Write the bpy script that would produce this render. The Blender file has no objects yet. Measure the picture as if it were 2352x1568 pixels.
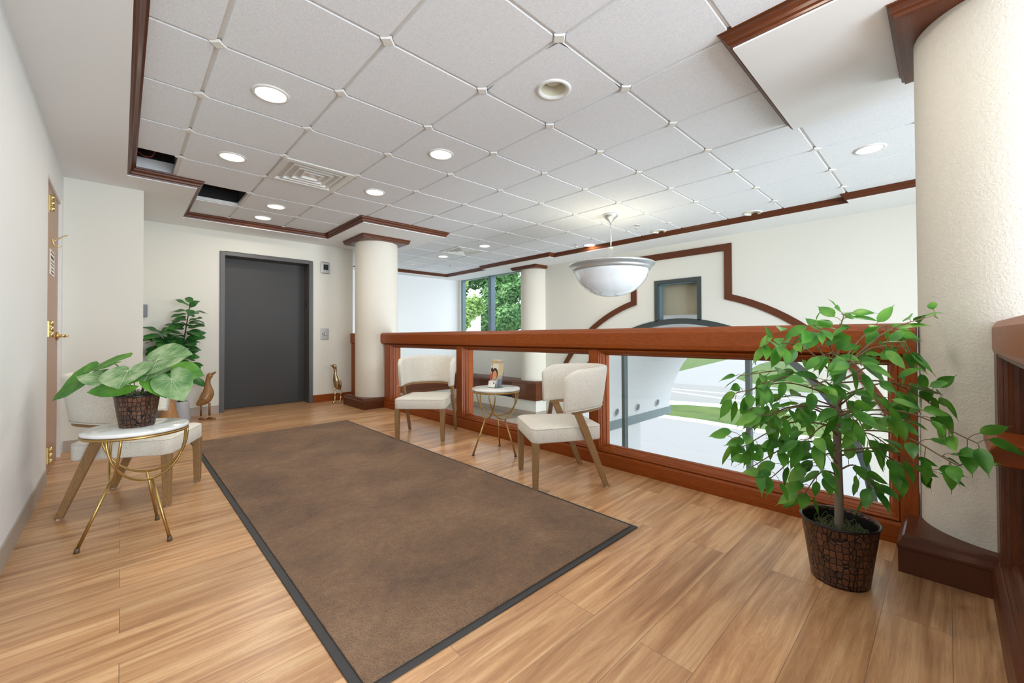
import bpy, bmesh, math, random
from mathutils import Vector, Matrix
C = bpy.context.scene
COL = C.collection
PI = math.pi
# ------------------------------------------------------------------ camera
cam_d = bpy.data.cameras.new('camera'); cam = bpy.data.objects.new('camera', cam_d); COL.objects.link(cam)
FPX = 947.9845; YAW, PITCH, ROLL = 0.7678744, 0.0123017, -0.0048433
_f = Vector((math.sin(YAW)*math.cos(PITCH), math.cos(YAW)*math.cos(PITCH), math.sin(PITCH)))
_r = Vector((math.cos(YAW), -math.sin(YAW), 0)); _u = _r.cross(_f)
CR = _r*math.cos(ROLL)+_u*math.sin(ROLL); CU = -_r*math.sin(ROLL)+_u*math.cos(ROLL)
M = Matrix((CR, CU, -_f)).transposed().to_4x4(); M.translation = Vector((0, 0, 1.0))
cam.matrix_world = M
cam_d.sensor_width = 36; cam_d.lens = FPX*36/2352
cam_d.shift_x = -(1193.838-1176)/2352; cam_d.shift_y = (758.831-784)/2352
cam_d.clip_start = 0.05; cam_d.clip_end = 600
C.camera = cam
# ------------------------------------------------------------------ sky, sun, exposure
C.view_settings.view_transform = 'Standard'; C.view_settings.look = 'None'
C.view_settings.gamma = 1.0; C.view_settings.exposure = 0.34; C.view_settings.use_curve_mapping = False
W = bpy.data.worlds.new('sky'); C.world = W; W.use_nodes = True
bg = W.node_tree.nodes['Background']; bg.inputs[0].default_value = (0.80, 0.90, 1.0, 1); bg.inputs[1].default_value = 2.5
sd = bpy.data.lights.new('sun', 'SUN'); sd.energy = 5.0; sd.angle = 0.02; sd.color = (1, 0.96, 0.88)
so = bpy.data.objects.new('sun', sd); COL.objects.link(so)
so.rotation_euler = Vector((0.42, -0.30, -0.86)).to_track_quat('-Z', 'Y').to_euler()
def area(name, loc, tgt, sx, sy, power, color, spread=PI):
    d = bpy.data.lights.new(name, 'AREA'); d.shape = 'RECTANGLE'; d.size = sx; d.size_y = sy
    d.energy = power; d.color = color; d.spread = spread
    o = bpy.data.objects.new(name, d); COL.objects.link(o); o.location = loc
    o.rotation_euler = (Vector(tgt)-Vector(loc)).to_track_quat('-Z', 'Y').to_euler()
    return o
# daylight lamp at the unseen window behind the viewer, and an added atrium fill lamp
area('daylight_rear_window', (1.2, -3.45, 1.30), (1.2, 1.0, 2.3), 2.2, 2.0, 205, (0.78, 0.89, 1.0))
area('atrium_fill_lamp', (4.4, -3.45, -0.6), (4.4, 3, 0.1), 3.0, 4.6, 105, (0.88, 0.94, 1.0), 1.25)  # added fill to brighten the atrium and far wall, no known window

# ------------------------------------------------------------------ materials
def lin(r, g, b):
    f = lambda c: (c/255/12.92 if c/255 <= 0.04045 else ((c/255+0.055)/1.055)**2.4)
    return (f(r), f(g), f(b), 1)
class Mat:
    def __init__(s, name, col=(0.8, 0.8, 0.8, 1), rough=0.5, metal=0.0, **kw):
        s.m = bpy.data.materials.new(name); s.m.use_nodes = True
        s.nt = s.m.node_tree; s.n = s.nt.nodes; s.l = s.nt.links
        s.b = s.n['Principled BSDF']; s.out = s.n['Material Output']
        s.b.inputs['Base Color'].default_value = col; s.b.inputs['Roughness'].default_value = rough; s.b.inputs['Metallic'].default_value = metal
        for k, v in kw.items(): s.b.inputs[k.replace('_', ' ')].default_value = v
    def node(s, t, **kw):
        n = s.n.new(t)
        for k, v in kw.items():
            if k.startswith('i_'): n.inputs[k[2:].replace('_', ' ')].default_value = v
            else: setattr(n, k, v)
        return n
    def link(s, a, b): s.l.new(a, b)
    def coords(s, scale=(1, 1, 1), rot=(0, 0, 0), obj=True):
        t = s.node('ShaderNodeTexCoord'); m = s.node('ShaderNodeMapping'); m.inputs['Scale'].default_value = scale; m.inputs['Rotation'].default_value = rot
        s.link(t.outputs['Object' if obj else 'Generated'], m.inputs[0]); return m.outputs[0]
    def world(s, scale=(1, 1, 1), rot=(0, 0, 0)):
        t = s.node('ShaderNodeNewGeometry'); m = s.node('ShaderNodeMapping'); m.inputs['Scale'].default_value = scale; m.inputs['Rotation'].default_value = rot
        s.link(t.outputs['Position'], m.inputs[0]); return m.outputs[0]
    def noise(s, vec, scale, detail=3, rough=0.5, dist=0.0):
        n = s.node('ShaderNodeTexNoise'); s.link(vec, n.inputs['Vector'])
        n.inputs['Scale'].default_value = scale; n.inputs['Detail'].default_value = detail; n.inputs['Roughness'].default_value = rough; n.inputs['Distortion'].default_value = dist
        return n.outputs['Fac']
    def ramp(s, fac, stops):
        r = s.node('ShaderNodeValToRGB'); e = r.color_ramp.elements
        while len(e) < len(stops): e.new(0.5)
        for q, (p, c) in zip(e, stops): q.position = p; q.color = c if len(c) == 4 else (*c, 1)
        s.link(fac, r.inputs[0]); return r.outputs[0]
    def bump(s, h, strength=0.2, dist=0.01):
        b = s.node('ShaderNodeBump'); b.inputs['Strength'].default_value = strength; b.inputs['Distance'].default_value = dist
        s.link(h, b.inputs['Height']); s.link(b.outputs[0], s.b.inputs['Normal'])
    def color(s, c): s.link(c, s.b.inputs['Base Color'])
    def mix(s, f, a, b, mode='MIX'):
        n = s.node('ShaderNodeMix', data_type='RGBA', blend_type=mode)
        for v, i in ((f, 0), (a, 6), (b, 7)):
            if isinstance(v, (int, float)): n.inputs[i].default_value = v
            elif isinstance(v, tuple): n.inputs[i].default_value = v
            else: s.link(v, n.inputs[i])
        return n.outputs[2]
def plain(name, col, rough=0.5, metal=0.0, nz=None, **kw):
    m = Mat(name, col, rough, metal, **kw)
    v = m.coords()
    a = m.noise(v, nz or 40, 3)
    d = tuple(c*0.9 for c in col[:3])+(1,)
    m.color(m.mix(a, d, col)); return m.m
def paint(name, col, bs=180, st=0.12, rough=0.75):
    m = Mat(name, col, rough); v = m.world()
    m.color(m.mix(m.noise(v, 1.3, 2), tuple(c*0.96 for c in col[:3])+(1,), col))
    m.bump(m.noise(v, bs, 3), st, 0.003); return m.m
WALL = paint('wall_paint', (0.735, 0.722, 0.655, 1))
WALLW = paint('wall_paint_white', (0.78, 0.80, 0.81, 1))
SOFFIT = paint('soffit_paint', (0.85, 0.865, 0.875, 1), 150, 0.08)
def stucco():
    m = Mat('stucco', (0.78, 0.745, 0.66, 1), 0.9); v = m.world()
    m.color(m.mix(m.noise(v, 60, 4), (0.655, 0.625, 0.55, 1), (0.735, 0.705, 0.625, 1)))
    a = m.noise(v, 95, 4, 0.6, 0.3); m.bump(a, 0.55, 0.006); return m.m
STUCCO = stucco()
def tilem():
    m = Mat('ceiling_tile', (0.7, 0.7, 0.7, 1), 0.95); v = m.world()
    a = m.noise(v, 190, 4, 0.7)
    m.color(m.ramp(a, [(0.35, (0.70, 0.73, 0.77)), (0.55, (0.83, 0.86, 0.90)), (0.75, (0.88, 0.91, 0.95))]))
    m.bump(a, 0.35, 0.003); return m.m
TILE = tilem()
GRID = plain('grid_metal', (0.82, 0.81, 0.78, 1), 0.5)
def floorm():
    m = Mat('vinyl_plank_floor', rough=0.32); v = m.world()
    br = m.node('ShaderNodeTexBrick'); m.link(v, br.inputs['Vector'])
    br.offset = 0.37; br.offset_frequency = 2; br.squash = 1
    for k, x in (('Scale', 1.0), ('Mortar Size', 0.0009), ('Mortar Smooth', 0.3), ('Brick Width', 1.22), ('Row Height', 0.178), ('Bias', 0.0)): br.inputs[k].default_value = x
    br.inputs['Color1'].default_value = (0, 0, 0, 1); br.inputs['Color2'].default_value = (1, 1, 1, 1); br.inputs['Mortar'].default_value = (0.5, 0.5, 0.5, 1)
    sep = m.node('ShaderNodeSeparateColor'); m.link(br.outputs['Color'], sep.inputs[0]); rnd = sep.outputs[0]
    mp = m.node('ShaderNodeMapping'); m.link(v, mp.inputs[0]); mp.inputs['Scale'].default_value = (1.1, 13, 1)
    addv = m.node('ShaderNodeVectorMath', operation='MULTIPLY_ADD'); m.link(br.outputs['Color'], addv.inputs[0]); addv.inputs[1].default_value = (17, 9, 31); m.link(mp.outputs[0], addv.inputs[2])
    g1 = m.noise(addv.outputs[0], 1.15, 4, 0.55, 1.3)
    mp2 = m.node('ShaderNodeMapping'); m.link(v, mp2.inputs[0]); mp2.inputs['Scale'].default_value = (2.2, 70, 1)
    addv2 = m.node('ShaderNodeVectorMath', operation='MULTIPLY_ADD'); m.link(br.outputs['Color'], addv2.inputs[0]); addv2.inputs[1].default_value = (7, 19, 11); m.link(mp2.outputs[0], addv2.inputs[2])
    g2 = m.noise(addv2.outputs[0], 1.6, 5, 0.65, 0.4)
    base = m.ramp(g1, [(0.25, lin(158, 112, 76)), (0.42, lin(188, 142, 100)), (0.55, lin(208, 164, 120)), (0.72, lin(222, 184, 140))])
    fine = m.ramp(g2, [(0.3, (0.74, 0.70, 0.66)), (0.55, (1, 1, 1)), (0.8, (1.0, 1.0, 1.0))])
    c = m.mix(0.75, base, fine, 'MULTIPLY')
    tone = m.ramp(rnd, [(0.0, (0.80, 0.78, 0.76)), (0.5, (1, 1, 1)), (1.0, (1.10, 1.05, 0.98))])
    c = m.mix(0.75, c, tone, 'MULTIPLY')
    sn = m.node('ShaderNodeMath', operation='SINE'); ml = m.node('ShaderNodeMath', operation='MULTIPLY'); m.link(g1, ml.inputs[0]); ml.inputs[1].default_value = 150; m.link(ml.outputs[0], sn.inputs[0])
    c = m.mix(0.55, c, m.ramp(sn.outputs[0], [(0.0, (0.86, 0.83, 0.80)), (0.35, (1, 1, 1))]), 'MULTIPLY')
    c = m.mix(br.outputs['Fac'], c, (0.16, 0.09, 0.05, 1))
    m.color(c); m.bump(g2, 0.06, 0.002)
    m.b.inputs['Coat Weight'].default_value = 0.12; m.b.inputs['Coat Roughness'].default_value = 0.25
    return m.m
FLOOR = floorm()
def wood(name, c0, c1, scale=(1, 1, 1), rough=0.3, coat=0.3, ns=6):
    m = Mat(name, rough=rough); v = m.world(scale)
    a = m.noise(v, ns, 5, 0.6, 0.8)
    b = m.noise(v, ns*6, 4, 0.6, 0.2)
    c = m.mix(a, c0, c1); c = m.mix(m.ramp(b, [(0.3, (0, 0, 0)), (0.7, (1, 1, 1))]), tuple(x*0.72 for x in c0[:3])+(1,), c)
    m.color(c); m.b.inputs['Specular IOR Level'].default_value = 0.3; m.b.inputs['Coat Weight'].default_value = coat; m.b.inputs['Coat Roughness'].default_value = 0.15
    return m.m
CH0, CH1 = (0.245, 0.050, 0.006, 1), (0.42, 0.098, 0.010, 1)
CD0, CD1 = (0.105, 0.029, 0.010, 1), (0.165, 0.047, 0.017, 1)
CHY = wood('cherry_wood_length', CH0, CH1, (9, 0.6, 9), 0.36, 0.05)
CHX = wood('cherry_wood_cross', CH0, CH1, (0.6, 9, 9), 0.36, 0.05)
CHZ = wood('cherry_wood_upright', CH0, CH1, (9, 9, 0.6), 0.36, 0.05)
CDX = wood('dark_cherry_cross', CD0, CD1, (0.6, 9, 9), 0.36, 0.05)
CDY = wood('dark_cherry_length', CD0, CD1, (9, 0.6, 9), 0.36, 0.05)
CDZ = wood('dark_cherry_upright', CD0, CD1, (9, 9, 0.6), 0.36, 0.05)
OAK = wood('oak_leg', (0.27, 0.15, 0.062, 1), (0.42, 0.25, 0.11, 1), (12, 12, 1), 0.42, 0.1)
DOORW = wood('door_veneer', (0.42, 0.24, 0.14, 1), (0.52, 0.32, 0.20, 1), (14, 14, 0.7), 0.4, 0.1)
STOOLW = wood('stool_wood', (0.42, 0.20, 0.075, 1), (0.60, 0.34, 0.15, 1), (4, 4, 1.5), 0.45, 0.1)
DUCKW = wood('duck_wood', (0.28, 0.13, 0.045, 1), (0.46, 0.27, 0.11, 1), (5, 5, 3), 0.35, 0.3)
DUCKD = plain('duck_dark_wood', (0.22, 0.085, 0.03, 1), 0.35)
def fabric(name, col):
    m = Mat(name, col, 0.95); v = m.coords()
    a = m.noise(m.coords((900, 120, 900)), 1.0, 2); b = m.noise(m.coords((120, 900, 160)), 1.0, 2)
    mx = m.node('ShaderNodeMath', operation='ADD'); m.link(a, mx.inputs[0]); m.link(b, mx.inputs[1])
    hv = m.node('ShaderNodeMath', operation='MULTIPLY'); m.link(mx.outputs[0], hv.inputs[0]); hv.inputs[1].default_value = 0.5
    m.color(m.ramp(hv.outputs[0], [(0.40, tuple(c*0.62 for c in col[:3])), (0.58, col[:3])]))
    m.bump(hv.outputs[0], 0.35, 0.002); m.b.inputs['Sheen Weight'].default_value = 0.2; return m.m
LINEN = fabric('linen', (0.83, 0.79, 0.70, 1))
def marble():
    m = Mat('marble', rough=0.12); v = m.coords((3, 3, 3), (0, 0, 0.6))
    a = m.noise(v, 1.6, 6, 0.6, 2.2)
    m.color(m.ramp(a, [(0.38, (0.52, 0.53, 0.52)), (0.46, (0.76, 0.77, 0.76)), (0.7, (0.83, 0.83, 0.82))])); return m.m
MARBLE = marble()
GOLD = plain('brushed_gold', (0.50, 0.34, 0.125, 1), 0.38, 1.0)
BRASS = plain('brass', (0.80, 0.62, 0.28, 1), 0.22, 1.0)
PBRASS = plain('aged_brass', (0.55, 0.44, 0.28, 1), 0.25, 1.0)
NICKEL = plain('brushed_nickel', (0.76, 0.78, 0.80, 1), 0.36, 0.9)
DARKCAP = plain('dark_foot', (0.10, 0.06, 0.03, 1), 0.4)
CLEARF = plain('glide', (0.7, 0.7, 0.68, 1), 0.3)
def croc(name, s):
    m = Mat(name, rough=0.35, metal=0.35); v = m.coords((1, 1, 0.75))
    vo = m.node('ShaderNodeTexVoronoi', feature='DISTANCE_TO_EDGE'); m.link(v, vo.inputs['Vector']); vo.inputs['Scale'].default_value = s; vo.inputs['Randomness'].default_value = 0.45
    vc = m.node('ShaderNodeTexVoronoi'); m.link(v, vc.inputs['Vector']); vc.inputs['Scale'].default_value = s; vc.inputs['Randomness'].default_value = 0.45
    sp = m.node('ShaderNodeSeparateColor'); m.link(vc.outputs['Color'], sp.inputs[0])
    cell = m.mix(sp.outputs[0], (0.075, 0.036, 0.022, 1), (0.17, 0.075, 0.040, 1))
    e = m.ramp(vo.outputs['Distance'], [(0.035, (0, 0, 0)), (0.10, (1, 1, 1))])
    m.color(m.mix(e, (0.010, 0.006, 0.005, 1), cell)); m.bump(e, 0.6, 0.004); return m.m
CROC = croc('embossed_bronze', 50); CROCS = croc('embossed_bronze_small', 60)
BLACKM = plain('black_metal', (0.012, 0.012, 0.013, 1), 0.3)
def leafm(name, c0, c1, c2, sc=9, rough=0.4, tr=0.3):
    m = Mat(name, rough=rough); v = m.coords()
    a = m.noise(v, sc, 2)
    c = m.ramp(a, [(0.3, c0), (0.5, c1), (0.72, c2)]); m.color(c)
    t = m.node('ShaderNodeBsdfTranslucent'); m.link(c, t.inputs[0])
    x = m.node('ShaderNodeMixShader'); x.inputs[0].default_value = tr
    m.link(m.b.outputs[0], x.inputs[1]); m.link(t.outputs[0], x.inputs[2]); m.link(x.outputs[0], m.out.inputs[0]); return m.m
FICUSL = leafm('ficus_leaf', (0.04, 0.17, 0.02), (0.095, 0.33, 0.04), (0.25, 0.52, 0.075), 11, 0.35, 0.4)
FIDDLE = leafm('fiddle_leaf', (0.014, 0.085, 0.018), (0.032, 0.155, 0.03), (0.085, 0.28, 0.045), 7, 0.4, 0.15)
CALAD = leafm('arum_leaf', (0.09, 0.22, 0.07), (0.21, 0.37, 0.15), (0.48, 0.58, 0.36), 15, 0.5, 0.25)
CALADD = leafm('arum_leaf_dark', (0.03, 0.16, 0.012), (0.075, 0.28, 0.022), (0.18, 0.42, 0.05), 9, 0.5, 0.3)
STEM = plain('green_stem', (0.06, 0.09, 0.03, 1), 0.5)
BARK = plain('bark', (0.26, 0.205, 0.155, 1), 0.85, nz=25)
TWIG = plain('twig', (0.20, 0.13, 0.06, 1), 0.8)
DARKSTEM = plain('dark_stem', (0.035, 0.018, 0.014, 1), 0.7)
MOSS = plain('moss', (0.17, 0.19, 0.09, 1), 0.95, nz=120)
SOIL = plain('soil', (0.02, 0.017, 0.013, 1), 0.95, nz=90)
def rugm():
    m = Mat('carpet_mat', rough=1.0); v = m.world()
    a = m.noise(v, 2.4, 4, 0.6, 0.5); f = m.noise(v, 170, 3, 0.75); g = m.noise(v, 26, 4, 0.75)
    c = m.ramp(a, [(0.3, lin(120, 87, 58)), (0.5, lin(143, 107, 74)), (0.7, lin(163, 127, 92))])
    c = m.mix(0.85, c, m.ramp(f, [(0.30, (0.35, 0.33, 0.32)), (0.5, (0.9, 0.9, 0.9)), (0.68, (1.25, 1.22, 1.2))]), 'MULTIPLY')
    c = m.mix(0.75, c, m.ramp(g, [(0.35, (0.72, 0.70, 0.68)), (0.65, (1.14, 1.13, 1.12))]), 'MULTIPLY')
    m.color(c); m.bump(f, 1.0, 0.012); m.b.inputs['Sheen Weight'].default_value = 0.15; return m.m
RUG = rugm()
RUBBER = plain('rubber_edge', (0.035, 0.035, 0.037, 1), 0.6)
ELEVF = plain('elevator_frame_paint', (0.085, 0.082, 0.082, 1), 0.42)
ELEVD = plain('elevator_door_paint', (0.031, 0.028, 0.026, 1), 0.5)
STEEL = plain('dark_steel', (0.045, 0.06, 0.06, 1), 0.45)
ALU = plain('window_aluminium', (0.15, 0.22, 0.26, 1), 0.4, 0.3); MULL = plain('mullion_grey', (0.075, 0.10, 0.10, 1), 0.4, 0.2)
VINYL = plain('vinyl_base', (0.42, 0.36, 0.30, 1), 0.5)
WHITE = plain('white_enamel', (0.82, 0.82, 0.80, 1), 0.4)
STEELP = plain('plate_steel', (0.48, 0.48, 0.47, 1), 0.4, 0.85)
CREAMT = plain('cream_trim', (0.66, 0.64, 0.50, 1), 0.4)
GREYP = plain('grey_plastic', (0.20, 0.21, 0.23, 1), 0.5)
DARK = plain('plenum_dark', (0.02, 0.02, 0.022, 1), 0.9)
PLENUM = plain('plenum_grey', (0.16, 0.16, 0.155, 1), 0.9)
REDC = plain('red_cable', (0.30, 0.04, 0.03, 1), 0.5)
def glass(name, tint, refl=1.0):
    m = Mat(name); n = m.node
    tr = n('ShaderNodeBsdfTransparent'); tr.inputs[0].default_value = tint
    gl = n('ShaderNodeBsdfGlossy'); gl.inputs[0].default_value = (1, 1, 1, 1); gl.inputs['Roughness'].default_value = 0.0
    fr = n('ShaderNodeLayerWeight'); fr.inputs[0].default_value = 0.5
    pw = n('ShaderNodeMath', operation='POWER'); m.link(fr.outputs['Facing'], pw.inputs[0]); pw.inputs[1].default_value = 5.0
    mu = n('ShaderNodeMath', operation='MULTIPLY_ADD'); m.link(pw.outputs[0], mu.inputs[0]); mu.inputs[1].default_value = 0.7*refl; mu.inputs[2].default_value = 0.024*refl
    x = n('ShaderNodeMixShader'); m.link(mu.outputs[0], x.inputs[0]); m.link(tr.outputs[0], x.inputs[1]); m.link(gl.outputs[0], x.inputs[2]); m.link(x.outputs[0], m.out.inputs[0]); return m.m
GLASS = glass('clear_glass', (0.985, 0.995, 0.99, 1)); WGLASS = glass('window_glass', (0.975, 0.99, 0.99, 1), 0.8); ACRYL = glass('acrylic', (0.93, 0.95, 0.96, 1), 1.0)
def emis(name, col, st):
    m = Mat(name, (0.9, 0.9, 0.9, 1)); m.b.inputs['Emission Color'].default_value = col; m.b.inputs['Emission Strength'].default_value = st; return m.m
LENS = emis('lit_lens', (1, 0.90, 0.72, 1), 9.0)
def bowlm():
    m = Mat('alabaster_glass', (0.80, 0.82, 0.84, 1), 0.12); v = m.coords()
    m.color(m.mix(m.noise(v, 4, 4, 0.5, 1.5), (0.56, 0.59, 0.62, 1), (0.70, 0.73, 0.76, 1)))
    m.b.inputs['Emission Color'].default_value = (0.9, 0.93, 1, 1); m.b.inputs['Emission Strength'].default_value = 0.05
    m.b.inputs['Coat Weight'].default_value = 1.0; m.b.inputs['Coat Roughness'].default_value = 0.02; return m.m
BOWL = bowlm()
CONC = plain('concrete', (0.19, 0.192, 0.20, 1), 0.9, nz=3)
ASPH = plain('asphalt', (0.165, 0.165, 0.165, 1), 0.9, nz=4)
LINE = plain('road_paint', (0.85, 0.85, 0.82, 1), 0.8)
def grassm():
    m = Mat('grass', rough=0.95); v = m.world()
    a = m.noise(v, 0.8, 6, 0.75); m.color(m.ramp(a, [(0.3, (0.017, 0.045, 0.0006)), (0.5, (0.034, 0.074, 0.001)), (0.7, (0.062, 0.094, 0.003))])); m.bump(a, 0.5, 0.2); return m.m
GRASS = grassm()
EXTW = paint('exterior_white', (0.92, 0.91, 0.90, 1), 60, 0.2, 0.9)
EXTB = paint('exterior_beige', (0.56, 0.50, 0.36, 1), 60, 0.4, 0.9)
BAND = plain('grey_band', (0.26, 0.32, 0.33, 1), 0.5)
SIGNG = plain('sign_green', (0.02, 0.08, 0.05, 1), 0.5)
TREE1 = leafm('tree_leaf_light', (0.16, 0.30, 0.06), (0.30, 0.46, 0.12), (0.50, 0.62, 0.26), 1.2, 0.7, 0.3)
TREE2 = leafm('tree_leaf_dark', (0.05, 0.15, 0.045), (0.10, 0.24, 0.07), (0.20, 0.36, 0.13), 1.2, 0.7, 0.3)
LAND = wood('grey_plank_floor', (0.30, 0.25, 0.20, 1), (0.38, 0.32, 0.26, 1), (0.6, 6, 1), 0.4, 0.1, 2)
PAPER = plain('paper', (0.85, 0.84, 0.80, 1), 0.7)
INK = plain('ink', (0.10, 0.10, 0.12, 1), 0.7)
SKINP = plain('print_skin', (0.72, 0.30, 0.14, 1), 0.5); HAIRP = plain('print_hair', (0.03, 0.015, 0.012, 1), 0.5)
REDP = plain('print_red', (0.65, 0.05, 0.03, 1), 0.5); TANP = plain('print_tan', (0.55, 0.42, 0.22, 1), 0.5); GREYPR = plain('print_grey', (0.20, 0.20, 0.25, 1), 0.5)
BROWNP = plain('print_brown', (0.40, 0.31, 0.24, 1), 0.5); CREAMP = plain('print_cream', (0.80, 0.74, 0.62, 1), 0.5); WHITEP = plain('print_white', (0.88, 0.87, 0.83, 1), 0.5); EMBL = plain('print_emblem', (0.09, 0.085, 0.04, 1), 0.5)

# ------------------------------------------------------------------ mesh helpers
class MB:
    def __init__(s): s.v = []; s.f = []; s.sm = []; s.mi = []; s.mats = []
    def add(s, vs, fs, smooth=False, mi=0):
        o = len(s.v); s.v += [tuple(p) for p in vs]
        for f in fs: s.f.append(tuple(i+o for i in f)); s.sm.append(smooth); s.mi.append(mi)
        return s
    def box(s, x0, x1, y0, y1, z0, z1, mi=0):
        vs = [(x, y, z) for z in (z0, z1) for y in (y0, y1) for x in (x0, x1)]
        return s.add(vs, [(0, 2, 3, 1), (4, 5, 7, 6), (0, 1, 5, 4), (2, 6, 7, 3), (0, 4, 6, 2), (1, 3, 7, 5)], False, mi)
    def prism(s, poly, z0, z1, smooth=False, mi=0):
        n = len(poly); vs = [(x, y, z0) for x, y in poly]+[(x, y, z1) for x, y in poly]
        return s.add(vs, [tuple(range(n-1, -1, -1)), tuple(range(n, 2*n))]+[(i, (i+1) % n, n+(i+1) % n, n+i) for i in range(n)], smooth, mi)
    def hexa(s, b, t, mi=0):   # bottom 4 corners, top 4 corners, same winding
        return s.add(list(b)+list(t), [(3, 2, 1, 0), (4, 5, 6, 7), (0, 1, 5, 4), (1, 2, 6, 5), (2, 3, 7, 6), (3, 0, 4, 7)], False, mi)
    def tube(s, path, rad, seg=10, cap=True, smooth=True, flat=None, mi=0):
        P = [Vector(p) for p in path]; n = len(P)
        R = rad if isinstance(rad, (list, tuple)) else [rad]*n
        T = []
        for i in range(n):
            t = P[min(i+1, n-1)]-P[max(i-1, 0)]; T.append(t.normalized())
        a = Vector((0, 0, 1)) if abs(T[0].z) < 0.9 else Vector((1, 0, 0))
        nrm = T[0].cross(a).normalized(); vs = []; fs = []
        for i in range(n):
            nrm = (nrm-T[i]*nrm.dot(T[i])).normalized(); bi = T[i].cross(nrm)
            r = R[i]; ra, rb = r if isinstance(r, tuple) else (r, r)
            for k in range(seg):
                th = 2*PI*k/seg; vs.append(P[i]+nrm*(math.cos(th)*ra)+bi*(math.sin(th)*rb))
        for i in range(n-1):
            for k in range(seg):
                k2 = (k+1) % seg; fs.append((i*seg+k, i*seg+k2, (i+1)*seg+k2, (i+1)*seg+k))
        if cap: fs.append(tuple(range(seg-1, -1, -1))); fs.append(tuple((n-1)*seg+k for k in range(seg)))
        return s.add(vs, fs, smooth, mi)
    def lathe(s, prof, cx=0, cy=0, seg=32, smooth=True, a0=0, a1=2*PI, mi=0):
        full = abs(a1-a0-2*PI) < 1e-6; m = seg if full else seg+1; vs = []; fs = []
        for r, z in prof:
            for k in range(m):
                th = a0+(a1-a0)*k/seg; vs.append((cx+r*math.cos(th), cy+r*math.sin(th), z))
        for i in range(len(prof)-1):
            for k in range(seg):
                k2 = (k+1) % m; fs.append((i*m+k, i*m+k2, (i+1)*m+k2, (i+1)*m+k))
        return s.add(vs, fs, smooth, mi)
    def sweep(s, path, prof, closed=False, mi=0):   # plan path, profile of (offset to the left, z)
        P = [Vector((x, y)) for x, y in path]; n = len(P); m = len(prof); vs = []; fs = []
        for i in range(n):
            d0 = (P[i]-P[i-1]).normalized() if (closed or i > 0) else None
            d1 = (P[(i+1) % n]-P[i]).normalized() if (closed or i < n-1) else None
            d0 = d0 or d1; d1 = d1 or d0
            n0 = Vector((-d0.y, d0.x)); n1 = Vector((-d1.y, d1.x)); k = (n0+n1)/(1+n0.dot(n1))
            for o, z in prof: q = P[i]+k*o; vs.append((q.x, q.y, z))
        for i in range(n if closed else n-1):
            j = (i+1) % n
            for a in range(m):
                b = (a+1) % m; fs.append((i*m+a, j*m+a, j*m+b, i*m+b))
        if not closed: fs.append(tuple(range(m))); fs.append(tuple((n-1)*m+a for a in range(m-1, -1, -1)))
        return s.add(vs, fs, False, mi)
    def build(s, name, mat, parent=None, bevel=0, bseg=2, sub=0, solid=0, recalc=True):
        me = bpy.data.meshes.new(name); me.from_pydata(s.v, [], s.f)
        for m in (mat if isinstance(mat, (list, tuple)) else [mat]): me.materials.append(m)
        for p, sm, mi in zip(me.polygons, s.sm, s.mi): p.use_smooth = sm; p.material_index = mi
        if recalc:
            bm = bmesh.new(); bm.from_mesh(me); bmesh.ops.remove_doubles(bm, verts=bm.verts, dist=1e-5); bmesh.ops.recalc_face_normals(bm, faces=bm.faces); bm.to_mesh(me); bm.free()
        o = bpy.data.objects.new(name, me); COL.objects.link(o)
        if parent: o.parent = parent
        if solid: q = o.modifiers.new('solid', 'SOLIDIFY'); q.thickness = solid; q.offset = 0
        if bevel: q = o.modifiers.new('bevel', 'BEVEL'); q.width = bevel; q.segments = bseg; q.limit_method = 'ANGLE'; q.angle_limit = math.radians(40)
        if sub: q = o.modifiers.new('sub', 'SUBSURF'); q.levels = sub; q.render_levels = sub
        return o
def thing(name, label, cat, loc=(0, 0, 0), rz=0, group=None):
    o = bpy.data.objects.new(name, None); COL.objects.link(o); o.location = loc; o.rotation_euler = (0, 0, rz)
    o.empty_display_size = 0.1
    return tag(o, label, cat, group)
def tag(o, label, cat, group=None):
    o['label'] = label; o['category'] = cat
    if group: o['group'] = group
    return o
def struct(o, label=None):
    o['kind'] = 'structure'
    if label: o['label'] = label
    return o
def stuff(o): o['kind'] = 'stuff'; return o
def plab(o, label): o['label'] = label; return o
def dup(root, loc, rz=0, label=None):
    r = root.copy(); COL.objects.link(r); r.location = loc; r.rotation_euler = (0, 0, rz)
    if label: r['label'] = label
    for ch in list(root.children):
        c = ch.copy(); COL.objects.link(c); c.parent = r
        for g in list(ch.children): d = g.copy(); COL.objects.link(d); d.parent = c
    return r
def bez(pts, n=12):    # Catmull-Rom through points
    P = [Vector(p) for p in pts]; P = [P[0]*2-P[1]]+P+[P[-1]*2-P[-2]]; out = []
    for i in range(1, len(P)-2):
        for k in range(n):
            t = k/n; a, b, c, d = P[i-1:i+3]
            out.append(0.5*((2*b)+(c-a)*t+(2*a-5*b+4*c-d)*t*t+(3*b-a-3*c+d)*t**3))
    out.append(P[-2]); return out
def lerp(a, b, t): return a+(b-a)*t

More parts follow.
